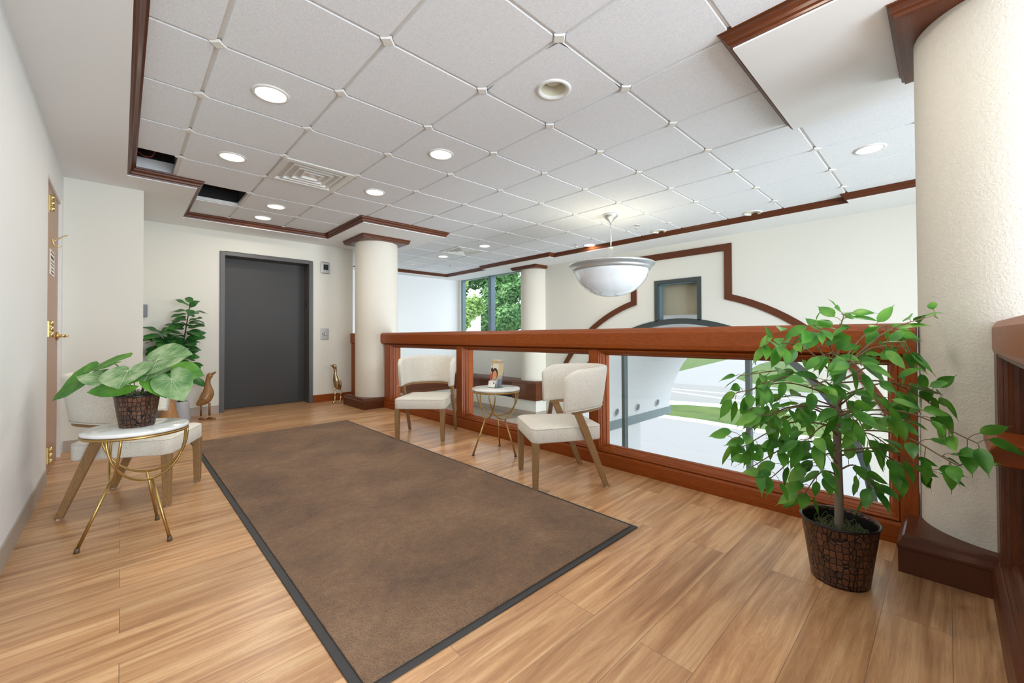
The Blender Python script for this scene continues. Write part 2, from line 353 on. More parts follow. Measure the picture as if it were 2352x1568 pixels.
# ------------------------------------------------------------------ setting: floors, walls
ZS = 2.41; ZT = 2.482; GX, GY, TS = 0.3451, 2.5455, 0.6096
b = MB(); b.box(-0.6, 2.70, -3.4, 7.0, -0.25, 0); b.box(2.70, 2.84, -3.4, 8.8, -0.25, 0)
struct(b.build('floor', FLOOR), 'light brown wood plank floor of the upper landing')
struct(MB().box(2.84, 6.2, 5.86, 8.8, -0.80, -0.60).build('floor', LAND), 'grey-brown plank floor of the half landing behind the railing')
struct(MB().box(2.3, 6.35, -3.4, 8.8, -3.7, -3.5).build('floor', LAND), 'floor of the entrance hall below')
b = MB(); b.box(-0.52, -0.37, -3.4, 4.33, 0, 2.5); b.box(-0.52, -0.37, 4.33, 5.2, 2.136, 2.5); b.box(-0.52, -0.37, 5.2, 5.38, 0, 2.5); b.box(-0.6, -0.52, 4.2, 5.38, 0, 2.5)
struct(b.build('wall_left', WALLW))
struct(MB().box(-0.6, 0.15, 5.36, 7.0, 0, 2.5).build('wall_pier', WALL))
b = MB(); b.box(0.10, 0.945, 6.7, 7.0, 0, 2.5); b.box(2.08, 2.70, 6.7, 7.0, 0, 2.5); b.box(0.945, 2.08, 6.7, 7.0, 2.12, 2.5)
b.box(0.9, 2.2, 7.0, 7.05, 0, 2.3); b.box(2.55, 2.70, 6.9, 8.8, -3.5, 2.5)
struct(b.build('wall_elevator', WALL))
struct(MB().box(2.55, 6.4, 8.70, 8.9, -3.5, 2.6).build('wall_far', WALLW))
b = MB(); b.box(2.36, 6.4, -3.6, -3.4, -3.5, -3.2); b.box(-0.6, 0.1, -3.6, -3.4, -0.3, 2.6); b.box(0.1, 2.3, -3.6, -3.4, -0.3, 0.3); b.box(0.1, 2.3, -3.6, -3.4, 2.35, 2.6); b.box(2.3, 2.9, -3.6, -3.4, -3.5, 2.6); b.box(5.95, 6.4, -3.6, -3.4, -3.5, 2.6); b.box(2.9, 5.95, -3.6, -3.4, 1.9, 2.6)
struct(b.build('wall_rear', WALLW))
struct(MB().box(2.70, 2.84, -3.4, 8.7, -3.5, -0.25).build('wall_balcony', WALL))
struct(MB().box(-0.8, 6.6, -3.7, 9.2, 3.05, 3.3).build('ceiling', WALLW), 'roof deck above the plenum')
# arch wall at X = 6.2 with the big arch, the small square window and the far window cut out
AY, AZ, AR = 2.90, -1.08, 2.29
WSY0, WSY1, WSZ0, WSZ1 = 2.53, 3.275, 1.22, 1.868
def arch_wall():
    b = MB(); ys = sorted(set([-3.4, WSY0, WSY1, 6.32, 8.60, 8.7, AY-AR, AY+AR]+[AY-AR+2*AR*k/48 for k in range(49)]+[-1.0, 0, 5.6]))
    def at(y):
        if abs(y-AY) <= AR: return AZ+math.sqrt(max(0, AR*AR-(y-AY)**2))
        return None
    for y0, y1 in zip(ys, ys[1:]):
        ym = (y0+y1)/2; iv = []
        if 6.32 < ym < 8.60: iv = [(-3.5, -3.5, 0.84, 0.84), (2.44, 2.44, 2.6, 2.6)]
        elif abs(ym-AY) < AR:
            h0, h1 = at(y0) or AZ, at(y1) or AZ
            if abs(y0-AY) >= AR-1e-6: h0 = AZ
            if abs(y1-AY) >= AR-1e-6: h1 = AZ
            if WSY0 < ym < WSY1: iv = [(WSZ1, WSZ1, 2.6, 2.6)]
            else: iv = [(h0, h1, 2.6, 2.6)]
        else: iv = [(-3.5, -3.5, 2.6, 2.6)]
        for a0, a1, c0, c1 in iv:
            b.hexa([(6.2, y0, a0), (6.2, y1, a1), (6.36, y1, a1), (6.36, y0, a0)], [(6.2, y0, c0), (6.2, y1, c1), (6.36, y1, c1), (6.36, y0, c0)])
    return b.build('wall_arch', WALL)
struct(arch_wall())
# low wall and sill below the far window
b = MB(); b.box(5.90, 6.2, 5.66, 8.7, -3.5, -0.25); b.box(2.84, 5.9, 8.62, 8.7, -3.5, -0.25)
struct(b.build('wall_sill', WALL))
b = MB(); b.box(5.885, 5.90, 5.66, 8.62, -0.60, -0.515); b.box(2.84, 5.89, 8.605, 8.62, -0.60, -0.515); b.box(5.885, 6.2, 5.645, 5.66, -0.60, -0.515)
struct(b.build('baseboard_landing', VINYL))
b = MB(); b.box(-0.37, -0.362, -3.4, 4.30, 0, 0.10); struct(b.build('baseboard_left', VINYL))
b = MB(); b.box(-0.36, 0.158, 5.352, 5.36, 0, 0.10); b.box(0.15, 0.158, 5.352, 6.7, 0, 0.10); struct(b.build('baseboard_pier', VINYL))
b = MB(); b.box(0.158, 0.935, 6.692, 6.7, 0, 0.10); struct(b.build('baseboard_elevator', VINYL))
b = MB(); b.box(2.095, 2.66, 6.685, 6.7, 0, 0.11); struct(b.build('baseboard_right', CHX, bevel=0.003))

# ------------------------------------------------------------------ ceiling: tiles, soffits, crown
MISSING = {(-1, 3), (0, 4)}; VENTS = {(1, 2), (6, 5)}
CANS = {(2, -2), (8, 0), (8, -2)}
def ceiling():
    b = MB(); g = 0.010; ch = 0.024; zt = ZT; zb = 2.494; sl = 0.0015
    for i in range(-2, 10):
        for j in range(-10, 11):
            x0, y0 = GX+i*TS, GY+j*TS; x1, y1 = x0+TS, y0+TS
            if (i, j) in MISSING: continue
            if (i, j) not in CANS: b.add([(x0, y0, zb), (x1, y0, zb), (x1, y1, zb), (x0, y1, zb)], [(0, 1, 2, 3)], False, 1)
            else:
                q = 0.06
                for r_ in ((x0, x1, y0, y0+q), (x0, x1, y1-q, y1), (x0, x0+q, y0+q, y1-q), (x1-q, x1, y0+q, y1-q)): b.add([(r_[0], r_[2], zb), (r_[1], r_[2], zb), (r_[1], r_[3], zb), (r_[0], r_[3], zb)], [(0, 1, 2, 3)], False, 1)
            if (i, j) in VENTS: continue
            def octo(q, z): return [(x0+q+ch, y0+q, z), (x1-q-ch, y0+q, z), (x1-q, y0+q+ch, z), (x1-q, y1-q-ch, z), (x1-q-ch, y1-q, z), (x0+q+ch, y1-q, z), (x0+q, y1-q-ch, z), (x0+q, y0+q+ch, z)]
            lo = octo(g+sl, zt); hi = octo(g, zb)
            if (i, j) in CANS:
                cx, cy = (x0+x1)/2, (y0+y1)/2; n = 32; vs = list(lo)+list(hi); fs = [(k, (k+1) % 8, 8+(k+1) % 8, 8+k) for k in range(8)]
                out = []
                for k in range(n):
                    a = 2*PI*k/n; d = Vector((math.cos(a), math.sin(a))); best = 9
                    for e in range(8):
                        p = Vector(lo[e][:2])-Vector((cx, cy)); q = Vector(lo[(e+1) % 8][:2])-Vector((cx, cy)); ed = q-p
                        den = d.x*ed.y-d.y*ed.x
                        if abs(den) < 1e-9: continue
                        t = (p.x*ed.y-p.y*ed.x)/den; s_ = (p.x*d.y-p.y*d.x)/den
                        if t > 0 and -1e-6 <= s_ <= 1+1e-6: best = min(best, t)
                    out.append((cx+d.x*best, cy+d.y*best, zt))
                o0 = len(vs); vs += out; o1 = len(vs); vs += [(cx+0.075*math.cos(2*PI*k/n), cy+0.075*math.sin(2*PI*k/n), zt) for k in range(n)]
                fs += [(o0+k, o0+(k+1) % n, o1+(k+1) % n, o1+k) for k in range(n)]
                b.add(vs, fs)
            else:
                b.add(lo+hi, [tuple(range(7, -1, -1))]+[(k, (k+1) % 8, 8+(k+1) % 8, 8+k) for k in range(8)])
    for i in range(-1, 10):
        for j in range(-9, 11):
            x, y = GX+i*TS, GY+j*TS; r = 0.042; q = 0.033
            b.add([(x-r, y, 2.486), (x, y-r, 2.486), (x+r, y, 2.486), (x, y+r, 2.486), (x-q, y, 2.476), (x, y-q, 2.476), (x+q, y, 2.476), (x, y+q, 2.476)], [(0, 1, 5, 4), (1, 2, 6, 5), (2, 3, 7, 6), (3, 0, 4, 7), (4, 5, 6, 7)], False, 1)
    for (i, j) in MISSING:      # bare bars around the empty cells
        x0, y0 = GX+i*TS, GY+j*TS; x1, y1 = x0+TS, y0+TS; w = 0.012
        b.box(x0-w, x1+w, y0-w, y0+w, 2.488, 2.52, 1); b.box(x0-w, x1+w, y1-w, y1+w, 2.488, 2.52, 1); b.box(x0-w, x0+w, y0, y1, 2.488, 2.52, 1); b.box(x1-w, x1+w, y0, y1, 2.488, 2.52, 1)
    return b.build('ceiling', [TILE, GRID], recalc=False)
struct(ceiling(), 'white square-tile suspended ceiling with corner plates')
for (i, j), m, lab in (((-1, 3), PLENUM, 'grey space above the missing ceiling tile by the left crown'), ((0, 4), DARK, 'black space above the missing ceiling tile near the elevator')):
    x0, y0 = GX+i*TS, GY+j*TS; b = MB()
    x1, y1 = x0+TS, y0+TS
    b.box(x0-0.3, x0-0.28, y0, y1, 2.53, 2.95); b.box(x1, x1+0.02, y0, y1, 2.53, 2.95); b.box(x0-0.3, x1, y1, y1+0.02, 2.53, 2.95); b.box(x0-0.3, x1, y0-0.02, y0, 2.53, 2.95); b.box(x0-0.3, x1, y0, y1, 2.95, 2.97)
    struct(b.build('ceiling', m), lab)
def soffit(rects, lab):
    b = MB()
    for x0, x1, y0, y1 in rects: b.box(x0, x1, y0, y1, ZS, 2.60)
    struct(b.build('ceiling', SOFFIT), lab)
soffit([(-0.6, 0.03, -3.4, 7.0), (0.03, 0.512, 4.945, 7.0), (0.512, 2.15, 6.24, 7.0), (2.15, 3.34, 5.0, 8.9), (3.34, 6.4, 8.39, 8.9)], 'plain white soffit along the left and elevator walls')
soffit([(2.17, 3.33, -1.1, 0.72)], 'plain white soffit around the near column')
soffit([(5.65, 6.4, 0.72, 4.95), (5.65, 6.4, 6.85, 8.39), (5.52, 6.4, 4.95, 6.85), (5.52, 6.4, -3.4, 0.72)], 'plain white soffit along the arch wall')
CROWN = [(0, 2.418), (0.010, 2.418), (0.012, 2.428), (0.022, 2.434), (0.026, 2.448), (0.040, 2.462), (0.044, 2.474), (0.054, 2.478), (0.056, 2.492), (0, 2.492)]
main = [(0.03, -3.4), (0.03, 4.945), (0.512, 4.945), (0.512, 6.24), (2.15, 6.24), (2.15, 5.0), (3.34, 5.0), (3.34, 8.39), (5.65, 8.39), (5.65, 6.85), (5.52, 6.85), (5.52, 4.95), (5.65, 4.95), (5.65, 0.72), (5.52, 0.72), (5.52, -3.4)]
struct(MB().sweep(main, [(-o, z) for o, z in CROWN]).build('trim_1', CDX), 'cherry crown moulding around the tiled ceiling')
struct(MB().sweep([(2.17, -1.1), (2.17, 0.72), (3.33, 0.72), (3.33, -1.1)], CROWN, True).build('trim_2', CDY), 'cherry crown moulding around the soffit over the near column')

# keyhole trim on the arch wall (wood) as one swept band
def band_path(r, half, top):
    zc = -1.065; y0 = AY-half; y1 = AY+half; a0 = math.acos(half/r); pts = []
    n = 40
    for k in range(n+1):
        a = -0.9+(a0+0.9)*k/n; pts.append((AY-r*math.cos(a), zc+r*math.sin(a)))
    pts += [(y0, top), (y1, top)]
    for k in range(n+1):
        a = a0-(a0+0.9)*k/n; pts.append((AY+r*math.cos(a), zc+r*math.sin(a)))
    return pts
def band(name, outer, inner, x0, x1, mat, parent=None, lab=None):
    b = MB(); n = len(outer); vs = [(x1, y, z) for y, z in outer]+[(x1, y, z) for y, z in inner]+[(x0, y, z) for y, z in outer]+[(x0, y, z) for y, z in inner]; fs = []
    for i in range(n-1):
        fs += [(i, i+1, n+i+1, n+i), (2*n+i, 3*n+i, 3*n+i+1, 2*n+i+1), (i, 2*n+i, 2*n+i+1, i+1), (n+i, n+i+1, 3*n+i+1, 3*n+i)]
    fs += [(0, n, 3*n, 2*n), (n-1, 3*n-1, 4*n-1, 2*n-1)]
    b.add(vs, fs); return b.build(name, mat, parent)
o = band('trim_3', band_path(2.752, 0.80, 2.295), band_path(2.662, 0.70, 2.195), 6.20, 6.178, CDZ)
struct(o, 'cherry keyhole-shaped band around the arched window on the far wall')

# ------------------------------------------------------------------ windows
w2 = bpy.data.objects.new('window_2', None); COL.objects.link(w2); w2.location = (0, 0, 0); struct(w2, 'large arched window with dark steel arch')
n = 48
outer = [(AY-2.335*math.cos(PI*k/n), AZ+2.335*math.sin(PI*k/n)) for k in range(n+1)]; inner = [(AY-2.25*math.cos(PI*k/n), AZ+2.25*math.sin(PI*k/n)) for k in range(n+1)]
outer = [(AY-2.335, -3.5)]+outer+[(AY+2.335, -3.5)]; inner = [(AY-2.25, -3.5)]+inner+[(AY+2.25, -3.5)]
band('frame', outer, inner, 6.30, 6.185, STEEL, w2)
for y in (1.915, 3.875):
    h = AZ+math.sqrt(2.26**2-(y-AY)**2)
    MB().box(6.20, 6.30, y-0.032, y+0.032, -3.5, h).build('mullion', MULL, w2, bevel=0.004)
MB().box(6.21, 6.29, AY-2.25, AY+2.25, -1.33, -1.26).build('transom', MULL, w2)
b = MB(); pts = [(6.25, y, z) for y, z in inner]; b.add(pts, [tuple(range(len(pts)))]); b.build('glass_pane', WGLASS, w2)
w3 = bpy.data.objects.new('window_3', None); COL.objects.link(w3); struct(w3, 'small square window above the arch')
b = MB(); t = 0.06
b.box(6.185, 6.32, WSY0, WSY0+t, 1.215, WSZ1); b.box(6.185, 6.32, WSY1-t, WSY1, 1.215, WSZ1); b.box(6.185, 6.32, WSY0+t, WSY1-t, WSZ1-t, WSZ1); b.build('frame', STEEL, w3)
b = MB(); y0, y1, z1 = WSY0+t, WSY1-t, WSZ1-t
b.box(6.22, 6.33, y0, y0+0.018, 1.22, z1); b.box(6.22, 6.33, y1-0.018, y1, 1.22, z1); b.box(6.22, 6.33, y0, y1, z1-0.018, z1); b.build('sash', ALU, w3)
MB().add([(6.31, y0, 1.2), (6.31, y1, 1.2), (6.31, y1, z1), (6.31, y0, z1)], [(0, 1, 2, 3)]).build('glass_pane', WGLASS, w3)
w1 = bpy.data.objects.new('window_1', None); COL.objects.link(w1); struct(w1, 'tall two-pane window in the far corner')
b = MB(); b.box(6.24, 6.34, 6.30, 6.35, 0.84, 2.45); b.box(6.24, 6.34, 8.55, 8.60, 0.84, 2.45); b.box(6.24, 6.34, 6.35, 8.55, 2.40, 2.45); b.box(6.24, 6.34, 6.35, 8.55, 0.84, 0.89); b.build('frame', ALU, w1)
MB().box(6.21, 6.34, 7.39, 7.50, 0.84, 2.44).build('mullion', ALU, w1, bevel=0.006)
for a, c in ((6.35, 7.39), (7.50, 8.55)): MB().add([(6.30, a, 0.86), (6.30, c, 0.86), (6.30, c, 2.42), (6.30, a, 2.42)], [(0, 1, 2, 3)]).build('glass_pane', WGLASS, w1)
w4 = bpy.data.objects.new('window_4', None); COL.objects.link(w4); struct(w4, 'wide window behind the viewer')
b = MB(); b.box(0.1, 2.3, -3.55, -3.45, 0.3, 0.35); b.box(0.1, 2.3, -3.55, -3.45, 2.30, 2.35); b.box(0.1, 0.15, -3.55, -3.45, 0.3, 2.35); b.box(2.25, 2.3, -3.55, -3.45, 0.3, 2.35); b.box(1.18, 1.22, -3.55, -3.45, 0.3, 2.35); b.build('frame', ALU, w4)

# ------------------------------------------------------------------ wooden sill box of the far window
b = MB(); P = [(0, -0.29), (-0.0, -0.21), (0.02, -0.20), (0.02, -0.02), (0.0, -0.01), (-0.01, 0.03), (0.005, 0.07), (0.03, 0.086), (0.3, 0.086), (0.3, -0.29)]
b.sweep([(2.85, 8.40), (5.90, 8.40), (5.90, 6.30)], [(o, z) for o, z in P])
struct(b.build('trim_4', CDY), 'cherry window ledge running round the far corner')

# ------------------------------------------------------------------ columns
def column(x, y, label, r=0.295, zb=0, cap_half=0.352, pl=True, parts='full'):
    t = thing('column', label, 'column', (x, y, zb))
    z0 = 0.06
    MB().lathe([(r, z0), (r, 2.36-zb)], 0, 0, 64).build('shaft', STUCCO, t, recalc=False)
    h = cap_half
    prof = [(h-0.034, 2.350), (h-0.014, 2.352), (h-0.012, 2.364), (h-0.002, 2.370), (h, 2.378), (h, 2.398), (h+0.008, 2.402), (h+0.009, 2.41)]
    vs = []; fs = []
    for hh, z in [(0.05, 2.350)]+prof+[(0.05, 2.41)]: vs += [(-hh, -hh, z-zb), (hh, -hh, z-zb), (hh, hh, z-zb), (-hh, hh, z-zb)]
    m = len(prof)+2
    for i in range(m-1):
        for k in range(4): fs.append((i*4+k, i*4+(k+1) % 4, i*4+4+(k+1) % 4, i*4+4+k))
    fs += [(3, 2, 1, 0)]
    MB().add(vs, fs).build('cap', CDX, t)
    return t
def plinth(t, h, z0, z1):
    vs = []; fs = []
    for hh, z in [(h-0.004, z0), (h-0.004, z1-0.055), (h, z1-0.05), (h, z1-0.04), (h-0.014, z1-0.022), (h-0.016, z1-0.008), (h-0.024, z1), (0.05, z1)]: vs += [(-hh, -hh, z), (hh, -hh, z), (hh, hh, z), (-hh, hh, z)]
    for i in range(7):
        for k in range(4): fs.append((i*4+k, i*4+(k+1) % 4, i*4+4+(k+1) % 4, i*4+4+k))
    fs.append((28, 29, 30, 31))
    return MB().add(vs, fs).build('plinth', CDX, t)
cl = column(2.715, 5.855, 'round cream stucco column at the far end of the glass railing', 0.298); plinth(cl, 0.355, 0, 0.145)
cn = column(2.715, -0.195, 'large round stucco column at the right edge beside the leafy tree', 0.291); plinth(cn, 0.355, 0, 0.155)
cf = column(6.20, 5.96, 'distant round stucco column standing beside the far window', 0.295, 0.0, 0.352)
vs = []; pf = plinth(cf, 0.35, -0.29, 0.086)

# ------------------------------------------------------------------ glass railing
XF = 2.66
rail = thing('railing', 'cherry wood railing with three glass panels between the two columns', 'railing', (2.74, 2.8, 0))
def rl(b): return b
def railpart(b, name, mat, **k):
    o = b.build(name, mat, rail, **k); o.matrix_parent_inverse = Matrix.Translation((-2.74, -2.8, 0)); return o
YA, YB = 0.10, 5.575
b = MB(); sec = [(2.640, 0.905), (2.636, 0.93), (2.636, 1.015), (2.645, 1.038), (2.665, 1.050), (2.815, 1.050), (2.835, 1.038), (2.844, 1.015), (2.844, 0.93), (2.84, 0.905), (2.80, 0.888), (2.68, 0.888)]
vs = [(x, YA, z) for x, z in sec]+[(x, YB, z) for x, z in sec]; q = len(sec)
b.add(vs, [tuple(range(q)), tuple(range(2*q-1, q-1, -1))]+[(i, q+i, q+(i+1) % q, (i+1) % q) for i in range(q)])
railpart(b, 'top_rail', CHY)
b = MB(); sec = [(2.662, 0), (2.658, 0.03), (2.658, 0.088), (2.664, 0.102), (2.676, 0.108), (2.80, 0.108), (2.822, 0.09), (2.822, 0)]
vs = [(x, YA, z) for x, z in sec]+[(x, YB, z) for x, z in sec]; q = len(sec)
b.add(vs, [tuple(range(q)), tuple(range(2*q-1, q-1, -1))]+[(i, q+i, q+(i+1) % q, (i+1) % q) for i in range(q)])
railpart(b, 'bottom_rail', CHY)
POSTS = [(0.10, 0.165), (1.895, 1.965), (3.675, 3.760), (5.335, 5.50)]
for y0, y1 in POSTS: railpart(MB().box(2.662, 2.818, y0, y1, 0.108, 0.89), 'post', CHZ, bevel=0.004)
prof = [(-0.001, 0.006), (0.004, 0.0), (0.010, 0.002), (0.012, 0.014), (0.019, 0.016), (0.021, 0.028), (0.030, 0.034), (0.036, 0.046), (0.037, 0.060), (0.043, 0.062), (0.043, 0.078)]
for (a, c), (d, e) in zip(POSTS, POSTS[1:]):
    y0, y1, z0, z1 = c, d, 0.108, 0.888
    for sgn in (0, 1):
        vs = []; fs = []
        for o, dx in prof:
            X = 2.662+dx if not sgn else 2.818-dx
            vs += [(X, y0+o, z0+o), (X, y1-o, z0+o), (X, y1-o, z1-o), (X, y0+o, z1-o)]
        for i in range(len(prof)-1):
            for k in range(4): fs.append((i*4+k, i*4+(k+1) % 4, i*4+4+(k+1) % 4, i*4+4+k))
        railpart(MB().add(vs, fs), 'panel_moulding', CHZ)
    railpart(MB().box(2.736, 2.744, y0+0.038, y1-0.038, z0+0.038, z1-0.038), 'glass_pane', GLASS)
# short continuation of the railing between the far column and the elevator wall
r2 = thing('railing', 'short piece of cherry railing between the far column and the elevator wall', 'railing', (2.74, 6.4, 0))
for nm, bx in (('top_rail', (2.66, 2.82, 6.10, 6.70, 0.89, 1.05)), ('post', (2.67, 2.80, 6.56, 6.68, 0.10, 0.89)), ('bottom_rail', (2.66, 2.82, 6.10, 6.70, 0, 0.11))):
    o = MB().box(*bx).build(nm, CHY if nm != 'post' else CHZ, r2, bevel=0.008); o.matrix_parent_inverse = Matrix.Translation((-2.74, -6.4, 0))
# half wall at the right edge with its cap, recessed panel and hand rail
hw = thing('stair_guard', 'dark cherry panelled guard wall at the right edge below the column', 'railing', (1.6, -0.2, 0))
def hp(b, nm, mat, **k): o = b.build(nm, mat, hw, **k); o.matrix_parent_inverse = Matrix.Translation((-1.6, 0.2, 0)); return o
b = MB(); sec = [(-0.124, 0.925), (-0.120, 0.94), (-0.120, 1.022), (-0.128, 1.036), (-0.134, 1.046), (-0.30, 1.046), (-0.30, 0.925)]
vs = [(0.9, y, z) for y, z in sec]+[(2.44, y, z) for y, z in sec]; q = len(sec)
b.add(vs, [tuple(range(q)), tuple(range(2*q-1, q-1, -1))]+[(i, q+i, q+(i+1) % q, (i+1) % q) for i in range(q)]); hp(b, 'cap_rail', CHX)
b = MB(); sec = [(-0.108, 0), (-0.105, 0.10), (-0.110, 0.128), (-0.122, 0.146), (-0.135, 0.150), (-0.30, 0.150), (-0.30, 0)]
vs = [(0.9, y, z) for y, z in sec]+[(2.372, y, z) for y, z in sec]; q = len(sec)
b.add(vs, [tuple(range(q)), tuple(range(2*q-1, q-1, -1))]+[(i, q+i, q+(i+1) % q, (i+1) % q) for i in range(q)]); hp(b, 'base_rail', CDX)
hp(MB().box(2.30, 2.43, -0.30, -0.124, 0.15, 0.925), 'post', CDZ, bevel=0.003)
hp(MB().box(0.9, 1.0, -0.30, -0.124, 0.15, 0.925), 'post', CDZ, bevel=0.003)
vs = []; fs = []
for o_, dy in prof: vs += [(1.0+o_, -0.126-dy*0.8, 0.15+o_), (2.30-o_, -0.126-dy*0.8, 0.15+o_), (2.30-o_, -0.126-dy*0.8, 0.925-o_), (1.0+o_, -0.126-dy*0.8, 0.925-o_)]
for i in range(len(prof)-1):
    for k in range(4): fs.append((i*4+k, i*4+(k+1) % 4, i*4+4+(k+1) % 4, i*4+4+k))
hp(MB().add(vs, fs), 'panel_moulding', CDZ)
hp(MB().box(1.0, 2.30, -0.26, -0.187, 0.15, 0.925), 'panel', CDZ)
b = MB(); sec = [(-0.098, 0.583), (-0.090, 0.60), (-0.090, 0.620), (-0.098, 0.637), (-0.114, 0.646), (-0.19, 0.646), (-0.19, 0.572), (-0.114, 0.572)]
vs = [(2.03, y, z) for y, z in sec]+[(2.36, y, z) for y, z in sec]; q = len(sec)
b.add(vs, [tuple(range(q)), tuple(range(2*q-1, q-1, -1))]+[(i, q+i, q+(i+1) % q, (i+1) % q) for i in range(q)]); hp(b, 'hand_rail', CHX, bevel=0.006)

# ------------------------------------------------------------------ doors
d1 = bpy.data.objects.new('door_1', None); COL.objects.link(d1); struct(d1, 'light brown wood door in the left wall')
MB().box(-0.43, -0.386, 4.345, 5.185, 0.005, 2.125).build('slab', DOORW, d1)
b = MB(); b.box(-0.50, -0.366, 5.188, 5.235, 0, 2.16); b.box(-0.5, -0.372, 4.33, 5.2, 2.126, 2.14); b.box(-0.5, -0.376, 4.325, 4.343, 0, 2.136); b.build('jamb', WHITE, d1)
for z in (1.945, 1.062, 0.18):
    h = MB().box(-0.386, -0.374, 4.345, 4.44, z-0.058, z+0.058).build('hinge', BRASS, d1)
    b = MB()
    for k in range(3): b.tube([(-0.352, 4.352, z-0.058+0.04*k), (-0.352, 4.352, z-0.022+0.04*k)], 0.011, 12)
    b.box(-0.386, -0.350, 4.346, 4.350, z-0.055, z+0.055); b.build('knuckle', BRASS, h)
b = MB(); b.tube([(-0.386, 5.10, 1.015), (-0.372, 5.10, 1.015)], 0.034, 20); b.tube([(-0.375, 5.10, 1.015), (-0.33, 5.10, 1.015)], 0.012, 12)
b.tube(bez([(-0.335, 5.105, 1.015), (-0.322, 5.08, 1.016), (-0.318, 5.03, 1.016), (-0.326, 4.99, 1.013)], 6), 0.010, 10); b.build('lever_handle', BRASS, d1)
b = MB(); b.tube(bez([(-0.386, 4.75, 1.745), (-0.365, 4.75, 1.75), (-0.33, 4.76, 1.785), (-0.305, 4.77, 1.80)], 6), 0.004, 8); b.tube(bez([(-0.384, 4.75, 1.76), (-0.378, 4.75, 1.72), (-0.36, 4.75, 1.70), (-0.335, 4.75, 1.71)], 6), 0.004, 8); b.tube(bez([(-0.386, 4.75, 1.712), (-0.378, 4.75, 1.705), (-0.37, 4.75, 1.70)], 5), 0.004, 8)
tag(b.build('coat_hook', BRASS), 'small brass double coat hook on the wood door', 'hook')
sg = tag(MB().box(-0.386, -0.383, 4.63, 4.90, 1.475, 1.665).build('notice', PAPER), 'white printed paper notice on the wood door', 'notice')
b = MB()
for (a, c, y0, y1) in ((1.640, 1.652, 4.65, 4.88), (1.600, 1.622, 4.66, 4.86), (1.572, 1.580, 4.65, 4.88), (1.548, 1.556, 4.67, 4.86), (1.518, 1.528, 4.70, 4.83), (1.490, 1.502, 4.68, 4.85)): b.box(-0.3832, -0.3825, y0, y1, a, c)
b.build('print', INK, sg)
d2 = bpy.data.objects.new('door_2', None); COL.objects.link(d2); struct(d2, 'dark grey elevator door in its steel frame')
b = MB(); b.box(0.937, 0.988, 6.675, 6.96, 0, 2.145); b.box(2.035, 2.090, 6.675, 6.96, 0, 2.145); b.box(0.988, 2.035, 6.675, 6.96, 2.092, 2.145); b.build('frame', ELEVF, d2, bevel=0.003)
MB().box(0.985, 2.04, 6.93, 6.96, 0.006, 2.095).build('panel', ELEVD, d2)
MB().box(2.028, 2.036, 6.78, 6.83, 1.44, 1.53).build('hall_sensor', BLACKM, d2)
cp = tag(MB().box(2.205, 2.325, 6.692, 6.70, 0.95, 1.125).build('call_plate', STEELP, bevel=0.006), 'brushed steel elevator call button plate right of the elevator', 'call button')
b = MB(); b.box(2.232, 2.298, 6.689, 6.693, 1.02, 1.058); o = b.build('button_recess', BLACKM, cp)
b = MB(); b.tube([(2.249, 6.690, 1.039), (2.249, 6.684, 1.039)], 0.011, 16); b.tube([(2.281, 6.690, 1.039), (2.281, 6.684, 1.039)], 0.015, 16); b.build('button', WHITE, cp)
ip = tag(MB().box(2.205, 2.335, 6.672, 6.70, 1.975, 2.155).build('floor_indicator', STEELP, bevel=0.014, bseg=3), 'square metal floor indicator with dark screen beside the elevator', 'indicator')
MB().box(2.24, 2.31, 6.668, 6.674, 2.03, 2.115).build('screen', BLACKM, ip)
tag(MB().box(0.155, 0.225, 6.66, 6.70, 1.245, 1.395).build('wall_sensor', GREYP, bevel=0.006), 'grey wall box half hidden by the pier above the plants', 'wall box')

# ------------------------------------------------------------------ ceiling fittings
def cell(i, j): return GX+(i+0.5)*TS, GY+(j+0.5)*TS
def downlight(i, j, label):
    x, y = cell(i, j); t = thing('downlight', label, 'ceiling light', (x, y, ZT), 0, 'round recessed ceiling lights')
    MB().lathe([(0.102, 0.0), (0.100, -0.006), (0.084, -0.008), (0.080, 0.0)], 0, 0, 40).build('trim_ring', WHITE, t, recalc=False)
    MB().add([(0.082*math.cos(2*PI*k/40), 0.082*math.sin(2*PI*k/40), -0.003) for k in range(40)], [tuple(range(39, -1, -1))]).build('lens', LENS, t, recalc=False)
    d = bpy.data.lights.new('lamp', 'AREA'); d.shape = 'DISK'; d.size = 0.15; d.energy = 4.7; d.color = (1, 0.92, 0.81)
    o = bpy.data.objects.new('lamp', d); COL.objects.link(o); o.parent = t; o.location = (0, 0, -0.010)
    return t
LITS = [((0, 0), 'nearest lit round ceiling light over the left table'), ((0, 2), 'lit round ceiling light by the left vent and missing tile'), ((2, 0), 'lit round ceiling light over the middle of the brown mat'), ((2, 2), 'lit round ceiling light between the vent and the far column'),
        ((1, 4), 'upper of the two lit lights in front of the elevator'), ((1, 5), 'lit light closest to the elevator door'), ((6, -4), 'lit round ceiling light beside the near column at right'), ((8, 2), 'lit light left of the pendant stem near the arch wall'), ((6, 4), 'lit light right behind the far ceiling vent'), ((6, 6), 'lit light left of the far ceiling vent')]
for (i, j), lab in LITS: downlight(i, j, lab)
for (i, j), lab in (((0, -2), 'lit ceiling light overhead to the left of the viewer'), ((0, -4), 'lit ceiling light overhead behind the viewer on the left'), ((2, -4), 'lit ceiling light overhead behind the viewer on the right')): downlight(i, j, lab)
